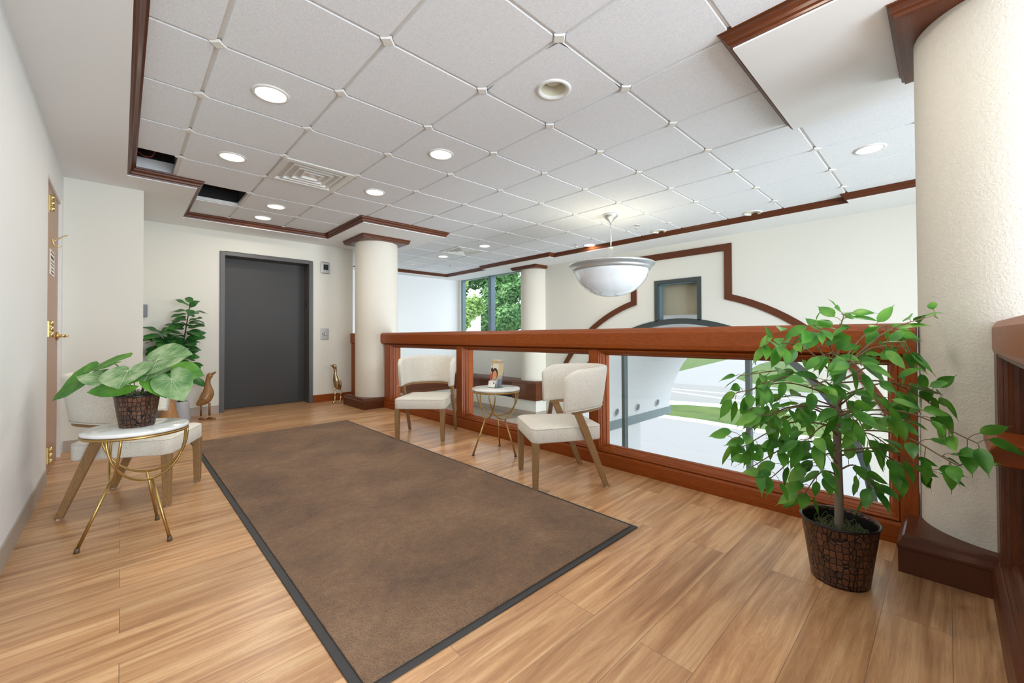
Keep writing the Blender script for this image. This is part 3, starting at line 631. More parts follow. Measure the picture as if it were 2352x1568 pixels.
def deadcan(i, j, label, bulb=False):
    x, y = cell(i, j); t = thing('downlight', label, 'ceiling light', (x, y, ZT), 0, 'unlit recessed ceiling lights')
    MB().lathe([(0.105, 0.0), (0.103, -0.007), (0.088, -0.009), (0.078, -0.002), (0.074, 0.004)], 0, 0, 40).build('trim_ring', WHITE, t, recalc=False)
    MB().lathe([(0.074, 0.004), (0.070, 0.10), (0.02, 0.11)], 0, 0, 40).build('baffle', CREAMT, t, recalc=False)
    if not bulb: return
    MB().lathe([(0.001, 0.040), (0.03, 0.042), (0.050, 0.050), (0.056, 0.062), (0.050, 0.095)], 0, 0, 32).build('bulb', WHITE, t, recalc=False)
deadcan(2, -2, 'unlit recessed light with open white rim nearest the viewer', True); deadcan(8, 0, 'unlit ceiling light right of the pendant near the arch wall'); deadcan(8, -2, 'unlit ceiling light at the far right along the arch wall')
def vent(i, j, label):
    x, y = cell(i, j); t = thing('ceiling_vent', label, 'vent', (x, y, ZT), 0, 'square ceiling diffusers'); h = TS/2-0.008
    def ring(p):
        vs = []; fs = []
        for q, z in p: vs += [(-q, -q, z), (q, -q, z), (q, q, z), (-q, q, z)]
        for a in range(len(p)-1):
            for k in range(4): fs.append((a*4+k, a*4+(k+1) % 4, a*4+4+(k+1) % 4, a*4+4+k))
        return vs, fs
    MB().add(*ring([(h, 0.01), (h, -0.008), (h-0.05, -0.010), (h-0.058, 0.002), (h-0.075, 0.05)])).build('frame', WHITE, t, recalc=False)
    for q in (0.205, 0.145, 0.085): MB().add(*ring([(q-0.018, 0.032), (q, -0.003), (q+0.003, -0.009), (q-0.014, -0.009), (q-0.022, 0.026)])).build('louvre', WHITE, t, recalc=False)
    q = 0.045; MB().add([(-q, -q, 0.012), (q, -q, 0.012), (q, q, 0.012), (-q, q, 0.012), (0, 0, -0.006)], [(0, 1, 4), (1, 2, 4), (2, 3, 4), (3, 0, 4)]).build('center_plate', WHITE, t)
    MB().box(-h, h, -h, h, 0.06, 0.062).build('louvre_shade_plate', DARK, t)  # black plate, painted-in shadow between the louvres
vent(1, 2, 'large square white ceiling vent between the left lights'); vent(6, 5, 'small distant ceiling vent beyond the far column')
def sprinkler(x, y, label):
    b = MB(); b.lathe([(0.034, 0.002), (0.034, -0.004), (0.012, -0.008)], 0, 0, 20); b.tube([(0, 0, -0.004), (0, 0, -0.045)], 0.007, 8); b.lathe([(0.001, -0.044), (0.022, -0.045), (0.022, -0.049), (0.001, -0.05)], 0, 0, 16); b.tube([(0.012, 0, -0.008), (0.013, 0, -0.028), (0, 0, -0.044)], 0.002, 6); b.tube([(-0.012, 0, -0.008), (-0.013, 0, -0.028), (0, 0, -0.044)], 0.002, 6)
    o = b.build('sprinkler', NICKEL); o.location = (x, y, ZT); return tag(o, label, 'sprinkler', 'ceiling sprinklers')
sprinkler(5.0, 2.89, 'ceiling sprinkler head right of the pendant lamp'); sprinkler(4.95, 7.2, 'ceiling sprinkler head near the far window'); sprinkler(5.33, 4.18, 'ceiling sprinkler head beside the lit light left of the pendant stem')
x, y = cell(6, 8); o = MB().lathe([(0.001, -0.008), (0.09, -0.007), (0.10, 0.0)], 0, 0, 32).build('ceiling_speaker', WHITE); o.location = (x, y, ZT); tag(o, 'pale round speaker in the ceiling at the far left beside the column', 'speaker')
# cables in the open cells
tag(MB().tube(bez([(0.06, 4.80, 2.62), (0.14, 4.75, 2.55), (0.20, 4.72, 2.60), (0.22, 4.70, 2.93)], 8), 0.005, 8).build('cable', REDC), 'red cable hanging in the open ceiling cell at the left corner', 'cable')
tag(MB().tube(bez([(0.80, 5.30, 2.94), (0.78, 5.25, 2.62), (0.84, 5.22, 2.56), (0.90, 5.30, 2.66)], 8), 0.005, 8).build('cable', GREYP), 'grey cable loop in the black open ceiling cell near the elevator', 'cable')
# pendant bowl lamp
px, py = 4.31, 2.85
pt = thing('pendant_lamp', 'white glass bowl pendant lamp hanging over the atrium', 'pendant lamp', (px, py, ZT))
MB().lathe([(0.001, -0.10), (0.016, -0.10), (0.020, -0.092), (0.05, -0.065), (0.088, -0.03), (0.090, -0.018), (0.084, 0.0)], 0, 0, 40).build('canopy', NICKEL, pt, recalc=False)
MB().tube([(0, 0, -0.08), (0, 0, -0.42)], 0.009, 12).build('stem', NICKEL, pt)
b = MB(); b.lathe([(0.001, -0.405), (0.035, -0.407), (0.035, -0.415), (0.001, -0.417)], 0, 0, 24)
for k in range(3): a = 2*PI*k/3+0.5; b.tube([(0.028*math.cos(a), 0.028*math.sin(a), -0.40), (0.028*math.cos(a), 0.028*math.sin(a), -0.80)], 0.004, 8)
b.tube([(0, 0, -0.41), (0, 0, -0.84)], 0.009, 10)
b.build('hanger', NICKEL, pt)
RB = 0.445
prof_b = [(RB*math.sin(t), -1.015+0.335*(1-math.cos(t))) for t in [PI/2*k/20 for k in range(21)]]
prof_b = [(max(0.001, r), z) for r, z in prof_b]
MB().lathe(prof_b+[(RB-0.008, prof_b[-1][1])]+[(r-0.008 if r > 0.02 else 0.001, z+0.008) for r, z in reversed(prof_b[:-1])], 0, 0, 64).build('glass_bowl', BOWL, pt, recalc=False)
z0 = -0.70
MB().lathe([(RB-0.01, z0), (RB+0.014, z0-0.004), (RB+0.030, z0+0.028), (RB+0.032, z0+0.036), (RB+0.036, z0+0.036), (RB+0.070, z0+0.062), (RB+0.078, z0+0.074), (RB+0.070, z0+0.082), (RB+0.010, z0+0.058), (RB-0.012, z0+0.03)], 0, 0, 72).build('rim', NICKEL, pt, recalc=False)
d = bpy.data.lights.new('lamp', 'POINT'); d.energy = 7; d.color = (1, 0.84, 0.52); d.shadow_soft_size = 0.12
o = bpy.data.objects.new('lamp', d); COL.objects.link(o); o.parent = pt; o.location = (0, 0, -0.62)

# ------------------------------------------------------------------ mat on the floor
RX0, RX1, RY0, RY1 = 0.475, 1.935, 1.128, 4.972
rg = tag(MB().box(RX0, RX1, RY0, RY1, 0.001, 0.006).build('floor_mat', RUBBER, bevel=0.002), 'large brown carpet mat with black rubber edge on the plank floor', 'mat')
MB().box(RX0+0.028, RX1-0.028, RY0+0.028, RY1-0.028, 0.005, 0.013).build('carpet_pile', RUG, rg, bevel=0.003)

# ------------------------------------------------------------------ chairs
def rounded_cushion():
    b = MB(); n = 10; rows = []
    levels = [(0.0, 0.307, 0.985), (0.0, 0.314, 1.0), (0.0, 0.388, 1.0), (0.0, 0.399, 0.985), (0.0, 0.406, 0.94), (0.0, 0.412, 0.6), (0.0, 0.414, 0.15)]
    def outline(s):
        pts = []; r = 0.045
        cs = [(0.246-r, 0.250-r, 0), (-0.246+r, 0.250-r, PI/2), (-0.222+r, -0.235+r, PI), (0.222-r, -0.235+r, 1.5*PI)]
        for cx, cy, a in cs:
            for k in range(6): t = a+PI/2*k/5; pts.append(((cx+r*math.cos(t))*s, (cy+r*math.sin(t))*s))
        return pts
    vs = []; fs = []; m = 24
    for _, z, s in levels: vs += [(x, y, z) for x, y in outline(s)]
    for i in range(len(levels)-1):
        for k in range(m): fs.append((i*m+k, i*m+(k+1) % m, (i+1)*m+(k+1) % m, (i+1)*m+k))
    fs.append(tuple(range(m-1, -1, -1))); fs.append(tuple((len(levels)-1)*m+k for k in range(m)))
    return b.add(vs, fs, True)
def back_curve(u):       # u in -1..1 along the wrap, plan position of the shell centre line and outward normal
    a = u*math.radians(98); rx, ry = 0.250, 0.285
    p = Vector((rx*math.sin(a), -0.02-ry*math.cos(a)+0.02)); t = Vector((rx*math.cos(a), ry*math.sin(a))).normalized()
    return p, Vector((t.y, -t.x))
def make_chair(label):
    t = thing('side_chair', label, 'chair', (0, 0, 0), 0, 'cream upholstered chairs')
    st_ = rounded_cushion().build('seat', LINEN, t)
    pts = []; r = 0.045
    for cx, cy, a in [(0.246-r, 0.250-r, 0), (-0.246+r, 0.250-r, PI/2), (-0.222+r, -0.235+r, PI), (0.222-r, -0.235+r, 1.5*PI)]:
        for k in range(6): q = a+PI/2*k/5; pts.append(((cx+r*math.cos(q))*0.99, (cy+r*math.sin(q))*0.99, 0.396))
    MB().tube(pts+[pts[0]], 0.0035, 6, False).build('piping', LINEN, st_)
    # upholstered wrap-around back
    b = MB(); n = 36; vs = []; fs = []; m = 12
    for i in range(n+1):
        u = -1+2*i/n; p, nn = back_curve(u); e = abs(u)
        k = max(0, (e-0.80)/0.20)
        zt = 0.792-0.020*e*e-0.05*k*k; zb = 0.512-0.016*max(0, (e-0.55)/0.45)**1.5
        lean = -0.0
        th = 0.028*(1-0.35*k**3)
        zm = (zt+zb)/2; hh = (zt-zb)/2
        for j in range(m):
            a = 2*PI*j/m; ca, sa = math.cos(a), math.sin(a)
            w = math.copysign(abs(ca)**0.45, ca)*th; h = math.copysign(abs(sa)**0.28, sa)*hh
            lean = (zm+h-0.51)*0.16*(1-0.6*e)
            q = p+nn*(w+lean); vs.append((q.x, q.y, zm+h))
    for i in range(n):
        for j in range(m): fs.append((i*m+j, i*m+(j+1) % m, (i+1)*m+(j+1) % m, (i+1)*m+j))
    fs.append(tuple(range(m-1, -1, -1))); fs.append(tuple(n*m+j for j in range(m)))
    b.add(vs, fs, True); b.build('backrest', LINEN, t, bevel=0)
    # welt along the lower edge
    pts = []
    for i in range(n+1):
        u = -0.985+1.97*i/n; p, nn = back_curve(u); e = abs(u); q = p+nn*0.026; pts.append((q.x, q.y, 0.512-0.016*max(0, (e-0.55)/0.45)**1.5+0.006))
    MB().tube(pts, 0.0035, 6).build('piping', LINEN, t)
    # wooden band below the back
    vs = []; fs = []
    for i in range(n+1):
        u = -0.88+1.76*i/n; p, nn = back_curve(u); e = abs(u); zb = 0.512-0.016*max(0, (e-0.55)/0.45)**1.5
        for dx, z in ((-0.020, zb+0.005), (0.020, zb+0.005), (0.020, zb-0.016), (-0.020, zb-0.016)): q = p+nn*(dx*0.9); vs.append((q.x, q.y, z))
    for i in range(n):
        for j in range(4): fs.append((i*4+j, i*4+(j+1) % 4, i*4+4+(j+1) % 4, i*4+4+j))
    fs += [(0, 1, 2, 3), (n*4+3, n*4+2, n*4+1, n*4)]
    MB().add(vs, fs).build('back_rail', OAK, t)
    for s in (-1, 1):
        x = 0.218*s; a = 0.023; c = 0.0165
        lg = MB().hexa([(x-c, 0.225-c, 0.004), (x+c, 0.225-c, 0.004), (x+c, 0.225+c, 0.004), (x-c, 0.225+c, 0.004)], [(x-a, 0.222-a, 0.31), (x+a, 0.222-a, 0.31), (x+a, 0.222+a, 0.31), (x-a, 0.222+a, 0.31)]).build('leg', OAK, t, bevel=0.003)
        MB().tube([(x, 0.225, 0), (x, 0.225, 0.006)], 0.011, 10).build('foot_glide', CLEARF, lg)
        # rear leg rakes back and runs up beside the seat into the back
        st = [(-0.252, 0.004, 0.017), (-0.175, 0.20, 0.022), (-0.095, 0.40, 0.027), (-0.040, 0.525, 0.026)]
        vs = []; fs = []
        for yy, z, w in st: xx = s*(0.247+0.004*z/0.5); vs += [(xx-0.0125, yy-w, z), (xx+0.0125, yy-w, z), (xx+0.0125, yy+w, z), (xx-0.0125, yy+w, z)]
        for i in range(3):
            for j in range(4): fs.append((i*4+j, i*4+(j+1) % 4, i*4+4+(j+1) % 4, i*4+4+j))
        fs += [(3, 2, 1, 0), (12, 13, 14, 15)]
        lg = MB().add(vs, fs).build('leg', OAK, t, bevel=0.003)
        MB().tube([(s*0.249, -0.252, 0), (s*0.249, -0.252, 0.006)], 0.011, 10).build('foot_glide', CLEARF, lg)
    return t
def face(fx, fy): return math.atan2(-fx, fy)
ch1 = make_chair('cream upholstered chair by the far column facing the viewer'); ch1.location = (2.215, 3.655, 0); ch1.rotation_euler.z = face(-0.35, -0.33)
dup(ch1, (2.228, 1.920, 0), face(-0.42, 0.26), 'cream upholstered chair by the railing nearest the viewer, beside the brochure table')
dup(ch1, (0.090, 3.525, 0), face(0.45, -0.21), 'cream upholstered chair at the left wall behind the potted plant table')

# ------------------------------------------------------------------ gold side tables
def make_table(label):
    t = thing('side_table', label, 'table', (0, 0, 0), 0, 'round marble side tables')
    MB().lathe([(0.001, 0.536), (0.198, 0.536), (0.205, 0.541), (0.205, 0.551), (0.200, 0.556), (0.001, 0.556)], 0, 0, 64).build('tabletop', MARBLE, t, bevel=0)
    R = 0.197; zt = 0.528; b = MB()
    ring = [(R*math.cos(2*PI*k/64), R*math.sin(2*PI*k/64), zt) for k in range(65)]
    b.tube(ring, 0.0065, 10, False); b.build('ring', GOLD, t)
    b = MB(); b.lathe([(0.001, 0.531), (0.19, 0.531), (0.19, 0.5355), (0.001, 0.5355)], 0, 0, 40); b.build('underplate', GOLD, t)
    for k in range(3):
        th = 2*PI*k/3; a = math.radians(68); rad = Vector((math.cos(th), math.sin(th), 0)); tan = Vector((-math.sin(th), math.cos(th), 0))
        Mid = rad*(R*math.cos(a))+Vector((0, 0, zt)); half = R*math.sin(a); bot = rad*0.095+Vector((0, 0, 0.30)); D = bot-Mid; pts = []
        for q in range(33):
            ph = PI*q/32; pts.append(Mid+tan*(half*math.cos(ph))+D*(math.sin(ph)**0.9))
        MB().tube(pts, 0.0058, 10).build('hoop', GOLD, t)
        l = MB().tube([bot, rad*0.205+Vector((0, 0, 0.012))], [0.0062, 0.0075], 12).build('leg', GOLD, t)
        MB().tube([rad*0.203+Vector((0, 0, 0.022)), rad*0.2055+Vector((0, 0, 0))], [0.009, 0.011], 12).build('foot_cap', DARKCAP, l)
    return t
T1 = (0.060, 2.837, 0); T2 = (2.313, 2.693, 0)
tb = make_table('gold and marble side table at the left holding the potted plant'); tb.location = T1; tb.rotation_euler.z = math.atan2(-0.017, -0.203)
dup(tb, T2, math.atan2(0.067, -0.19), 'gold and marble side table between the two chairs by the railing')

# ------------------------------------------------------------------ brochure stand on the right-hand table
bs = thing('brochure_stand', 'clear stand with brochures and a business card on the right table', 'brochure stand', (2.318, 2.700, 0.557), math.radians(88))
# local: +y is the front face normal
b = MB(); b.hexa([(-0.052, 0.028, 0.004), (0.052, 0.028, 0.004), (0.052, -0.012, 0.004), (-0.052, -0.012, 0.004)], [(-0.052, 0.004, 0.232), (0.052, 0.004, 0.232), (0.052, -0.052, 0.232), (-0.052, -0.052, 0.232)])
bro = b.build('brochure', CREAMP, bs)
def on_front(x, z, off=0.0006):   # point on the front face (leans back)
    y = 0.028-(z-0.004)/0.228*0.024+off; return (x, y, z)
def poly_front(pts, mat, name, off): 
    b = MB(); b.add([on_front(x, z, off) for x, z in pts], [tuple(range(len(pts)))]); return b.build(name, mat, bro, recalc=False)
def ell(cx, cz, rx, rz, n=24): return [(cx+rx*math.cos(2*PI*k/n), cz+rz*math.sin(2*PI*k/n)) for k in range(n)]
poly_front([(-0.052, 0.205), (0.052, 0.205), (0.052, 0.232), (-0.052, 0.232)], TANP, 'title_band', 0.0006)
poly_front(ell(-0.008, 0.115, 0.040, 0.052), HAIRP, 'photo_hair', 0.0008); poly_front(ell(0.034, 0.150, 0.014, 0.020), HAIRP, 'photo_hair', 0.0009)
poly_front(ell(-0.008, 0.103, 0.029, 0.042), SKINP, 'photo_face', 0.0011)
poly_front([(0.022, 0.06), (0.052, 0.06), (0.052, 0.13), (0.036, 0.12)], REDP, 'photo_red_shirt', 0.0010)
poly_front([(-0.050, 0.038), (0.050, 0.038), (0.045, 0.060), (0.0, 0.066), (-0.045, 0.060)], WHITEP, 'photo_collar', 0.0013)
poly_front(ell(-0.018, 0.112, 0.0035, 0.0025, 10), HAIRP, 'photo_eye', 0.0014); poly_front(ell(0.004, 0.112, 0.0035, 0.0025, 10), HAIRP, 'photo_eye', 0.0014); poly_front(ell(-0.007, 0.083, 0.010, 0.003, 12), WHITEP, 'photo_smile', 0.0014)
poly_front(ell(0.035, 0.192, 0.010, 0.012), EMBL, 'emblem', 0.0008); poly_front(ell(0.035, 0.192, 0.007, 0.0085), CREAMP, 'emblem', 0.0010); poly_front([(0.032, 0.198), (0.038, 0.198), (0.035, 0.186)], EMBL, 'emblem', 0.0012)
for (z0, z1, mt) in ((0.205, 0.232, BROWNP), (0.105, 0.205, TANP), (0.070, 0.105, BROWNP), (0.004, 0.070, GREYPR)):
    for x in (-0.0525, 0.0525):
        f0 = (z0-0.004)/0.228; f1 = (z1-0.004)/0.228
        MB().add([(x, 0.028-0.024*f0, z0), (x, -0.012-0.040*f0, z0), (x, -0.012-0.040*f1, z1), (x, 0.028-0.024*f1, z1)], [(0, 1, 2, 3)]).build('side_print', mt, bro, recalc=False)
b = MB(); b.box(-0.058, 0.058, -0.045, 0.060, 0, 0.003); b.hexa([(-0.058, 0.034, 0.003), (0.058, 0.034, 0.003), (0.058, 0.031, 0.003), (-0.058, 0.031, 0.003)], [(-0.058, 0.026, 0.085), (0.058, 0.026, 0.085), (0.058, 0.023, 0.085), (-0.058, 0.023, 0.085)])
b.hexa([(-0.058, -0.018, 0.003), (0.058, -0.018, 0.003), (0.058, -0.021, 0.003), (-0.058, -0.021, 0.003)], [(-0.058, -0.046, 0.125), (0.058, -0.046, 0.125), (0.058, -0.049, 0.125), (-0.058, -0.049, 0.125)])
b.box(-0.058, -0.055, -0.03, 0.034, 0, 0.08); b.box(0.055, 0.058, -0.03, 0.034, 0, 0.08); b.build('acrylic_holder', ACRYL, bs)
cd = MB().hexa([(-0.045, 0.052, 0.006), (0.045, 0.052, 0.006), (0.045, 0.050, 0.006), (-0.045, 0.050, 0.006)], [(-0.045, 0.040, 0.056), (0.045, 0.040, 0.056), (0.045, 0.038, 0.056), (-0.045, 0.038, 0.056)]).build('business_card', WHITEP, bs)
def on_card(x, z): return (x, 0.0524-(z-0.006)/0.05*0.012, z)
for x0, x1, z0, z1 in ((0.005, 0.036, 0.046, 0.049), (0.008, 0.036, 0.034, 0.036), (0.014, 0.036, 0.029, 0.031), (0.0, 0.036, 0.013, 0.015)):
    MB().add([on_card(x0, z0), on_card(x1, z0), on_card(x1, z1), on_card(x0, z1)], [(0, 1, 2, 3)]).build('card_print', TANP, cd, recalc=False)
MB().add([on_card(x, z) for x, z in ell(-0.028, 0.041, 0.009, 0.009)], [tuple(range(24))]).build('card_print', EMBL, cd, recalc=False)

# ------------------------------------------------------------------ leaves
def leaf(b, base, d, up, L, Wd, droop=0.25, fold=0.15, prof=None, rows=8, wav=0.0, rng=random, cols=(-1, -0.5, 0, 0.5, 1)):
    base = Vector(base); d = Vector(d).normalized(); up = Vector(up); s = d.cross(up).normalized(); nrm = s.cross(d).normalized()
    vs = []; fs = []; m = len(cols); ph = rng.random()*6
    for i in range(rows+1):
        t = i/rows; w = prof(t)*Wd/2; c = base+d*(L*t*(1-0.15*droop*t))-nrm*(0)+Vector((0, 0, -1))*(droop*L*t*t*0.6)
        for q in cols:
            vs.append(c+s*(w*q)+nrm*(abs(q)*w*fold+wav*Wd*math.sin(ph+t*9+q)*abs(q)*0.5))
    for i in range(rows):
        for k in range(m-1): fs.append((i*m+k, i*m+k+1, (i+1)*m+k+1, (i+1)*m+k))
    b.add(vs, fs, True)
ficus_prof = lambda t: max(0.03, (math.sin(PI*min(1, t/0.86)**0.8)**0.75 if t < 0.86 else 0)+(0.10*(1-(t-0.8)/0.2) if t > 0.8 else 0))
fiddle_prof = lambda t: max(0.04, math.sin(PI*t**0.72*0.97+0.03)**0.7*(0.62+0.5*t))
# ------------------------------------------------------------------ ficus tree in bronze planter
RW = Vector((CR.x, CR.y, 0)).normalized(); FW = Vector((_f.x, _f.y, 0)).normalized()
FB = Vector((2.125, 0.318, 0))
fp = thing('potted_tree', 'artificial ficus tree in a dark bronze embossed planter by the near column', 'potted tree', FB)
MB().lathe([(0.001, 0.006), (0.092, 0.006), (0.094, 0.004), (0.098, 0.002), (0.099, 0.012), (0.118, 0.15), (0.130, 0.236), (0.133, 0.243), (0.128, 0.243), (0.125, 0.236), (0.115, 0.15), (0.11, 0.12)], 0, 0, 64).build('planter', CROC, fp, recalc=False)
b = MB(); b.lathe([(0.1325, 0.238), (0.1355, 0.243), (0.132, 0.247), (0.127, 0.243)], 0, 0, 64); b.build('planter_rim', BLACKM, fp, recalc=False)
b = MB(); b.lathe([(0.124, 0.232), (0.112, 0.14)], 0, 0, 48); b.build('planter_lining', BLACKM, fp, recalc=False)
MB().lathe([(0.115, 0.165), (0.08, 0.185), (0.03, 0.195), (0.001, 0.196)], 0, 0, 40).build('soil', SOIL, fp, recalc=False)
rng = random.Random(5); b = MB()
for k in range(260):
    a = rng.random()*2*PI; r = 0.112*math.sqrt(rng.random()); p = Vector((r*math.cos(a), r*math.sin(a), 0.185)); a2 = rng.random()*2*PI; l = rng.uniform(0.03, 0.06)
    q = p+Vector((math.cos(a2)*l, math.sin(a2)*l, 0)); q = q if q.xy.length < 0.115 else p*0.8; mid = (p+q)/2+Vector((rng.uniform(-.01, .01), rng.uniform(-.01, .01), rng.uniform(0.012, 0.042)))
    b.tube(bez([p, mid, q+Vector((0, 0, rng.uniform(0, 0.012)))], 3), 0.0011, 4, False)
stuff(b.build('moss', MOSS, fp, recalc=False))
TR = [Vector((0, 0, 0.17)), Vector((0.002, 0, 0.35)), Vector((-0.003, 0.002, 0.55)), Vector((0.001, 0, 0.75)), Vector((0.0, 0, 0.88))]
MB().tube(bez(TR, 6), [lerp(0.0165, 0.0125, i/24) for i in range(25)], 14).build('trunk', BARK, fp)
def L3(u, z, w): return RW*u-FW*w+Vector((0, 0, z))    # sideways, height, towards the viewer
BR = [ # (start height, via, tip) in sideways / height / towards
 (0.84, (0.181, 1.008, 0.028), (0.362, 1.076, 0.05)),
 (0.8, (0.177, 0.804, 0.055), (0.354, 0.685, 0.1)),
 (0.68, (0.083, 0.717, 0.204), (0.166, 0.646, 0.37)),
 (0.6, (0.062, 0.637, 0.193), (0.124, 0.567, 0.35)),
 (0.52, (0.087, 0.558, 0.121), (0.175, 0.489, 0.22)),
 (0.8, (0.17, 0.877, 0.0), (0.34, 0.854, 0.0)),
 (0.84, (0.11, 0.943, 0.044), (0.22, 0.947, 0.08)),
 (0.74, (0.146, 0.806, 0.066), (0.291, 0.772, 0.12)),
 (0.5, (0.121, 0.526, 0.044), (0.243, 0.441, 0.08)),
 (0.44, (0.025, 0.476, 0.055), (0.049, 0.405, 0.1)),
 (0.66, (-0.03, 0.695, 0.121), (-0.06, 0.622, 0.22)),
 (0.86, (0.017, 1.022, 0.0), (0.035, 1.084, 0.0)),
 (0.86, (-0.076, 0.998, 0.044), (-0.152, 1.036, 0.08)),
 (0.84, (-0.116, 0.982, 0.0), (-0.231, 1.025, 0.0)),
 (0.82, (-0.168, 0.946, 0.044), (-0.337, 0.972, 0.08)),
 (0.86, (0.153, 1.002, -0.033), (0.305, 1.044, -0.06)),
 (0.76, (-0.21, 0.849, 0.028), (-0.42, 0.837, 0.05)),
 (0.74, (-0.207, 0.8, 0.0), (-0.415, 0.76, 0.0)),
 (0.7, (-0.228, 0.702, 0.028), (-0.455, 0.579, 0.05)),
 (0.7, (-0.162, 0.743, -0.033), (-0.324, 0.681, -0.06)),
 (0.76, (-0.195, 0.835, 0.066), (-0.391, 0.811, 0.12)),
 (0.62, (-0.209, 0.643, 0.028), (-0.418, 0.553, 0.05)),
 (0.54, (-0.207, 0.569, 0.055), (-0.413, 0.487, 0.1)),
 (0.52, (-0.176, 0.542, 0.066), (-0.352, 0.45, 0.12)),
 (0.42, (-0.091, 0.443, 0.028), (-0.183, 0.352, 0.05)),
 (0.58, (-0.126, 0.646, 0.099), (-0.252, 0.612, 0.18)),
 (0.66, (-0.077, 0.691, -0.055), (-0.153, 0.613, -0.1)),
 (0.72, (-0.132, 0.815, 0.121), (-0.264, 0.81, 0.22)),
 (0.8, (-0.074, 0.896, 0.154), (-0.148, 0.893, 0.28)),
 (0.82, (-0.086, 0.923, 0.099), (-0.171, 0.926, 0.18)),
 (0.7, (0.001, 0.785, 0.121), (0.003, 0.771, 0.22)),
 (0.56, (0.062, 0.608, 0.066), (0.124, 0.555, 0.12)),
 (0.6, (0.116, 0.674, 0.028), (0.231, 0.649, 0.05)),
 (0.46, (-0.081, 0.525, 0.055), (-0.163, 0.49, 0.1)),
 (0.78, (0.102, 0.911, -0.028), (0.204, 0.942, -0.05)),
 (0.64, (-0.189, 0.717, 0.083), (-0.379, 0.695, 0.15)),
 (0.7, (-0.077, 0.761, 0.138), (-0.154, 0.722, 0.25))]
tw = MB(); lf = MB(); lf2 = MB(); rng = random.Random(11); nl = 0
for h, via, tip in BR:
    pts = bez([Vector((0, 0, h)), L3(*via), L3(*tip)], 8); tw.tube(pts, [lerp(0.0042, 0.0016, i/16) for i in range(17)], 6, False)
    total = len(pts); step = 0
    for i in range(5, total):
        if rng.random() < (0.52 if i < 9 else 0.29): continue
        p = pts[i]; t = (pts[min(i+1, total-1)]-pts[i-1]).normalized()
        for _ in range(1 if i < total-3 else 2):
            sd_ = Vector((rng.gauss(0, 1), rng.gauss(0, 1), rng.gauss(-0.1, 0.5))); sd_ = (sd_-t*sd_.dot(t)).normalized()
            q = p+(t*0.4+sd_*0.8).normalized()*rng.uniform(0.018, 0.04)
            tw.tube([p, (p+q)/2+Vector((0, 0, 0.004)), q], 0.0011, 4, False)
            dr = (t*0.65+sd_*0.9+Vector((0, 0, rng.uniform(-0.75, 0.05)))).normalized()
            up = (Vector((0, 0, 1))*0.55-FW*rng.uniform(0.1, 0.9)+Vector((rng.gauss(0, 0.3), rng.gauss(0, 0.3), 0))).normalized()
            L = rng.uniform(0.068, 0.102)
            leaf(lf if rng.random() < 0.75 else lf2, q, dr, up, L, L*rng.uniform(0.40, 0.50), rng.uniform(0.1, 0.45), 0.18, ficus_prof, 8, 0.03, rng); nl += 1
tw.build('branches', TWIG, fp, recalc=False)
stuff(lf.build('foliage', FICUSL, fp, recalc=False)); stuff(lf2.build('foliage', CALADD, fp, recalc=False))

# ------------------------------------------------------------------ arum plant on the left table
tp = thing('potted_plant', 'broad-leaved artificial plant in a bronze embossed pot on the left table', 'potted plant', (0.060+0.00, 2.837, 0.557))
MB().lathe([(0.001, 0.001), (0.066, 0.001), (0.068, 0.004), (0.088, 0.150), (0.090, 0.156), (0.086, 0.156), (0.083, 0.148), (0.078, 0.11)], 0, 0, 56).build('pot', CROCS, tp, recalc=False)
MB().lathe([(0.089, 0.152), (0.092, 0.156), (0.089, 0.160), (0.085, 0.156)], 0, 0, 48).build('pot_rim', BLACKM, tp, recalc=False)
MB().lathe([(0.083, 0.140), (0.001, 0.146)], 0, 0, 32).build('soil', SOIL, tp, recalc=False)
rng = random.Random(3); b = MB()
for k in range(90):
    a = rng.random()*2*PI; r = 0.076*math.sqrt(rng.random()); p = Vector((r*math.cos(a), r*math.sin(a), 0.145)); q = p+Vector((rng.uniform(-.03, .03), rng.uniform(-.03, .03), rng.uniform(.0, .03)))
    b.tube(bez([p, (p+q)/2+Vector((0, 0, 0.02)), q], 3), 0.0009, 4, False)
stuff(b.build('moss', MOSS, tp, recalc=False))
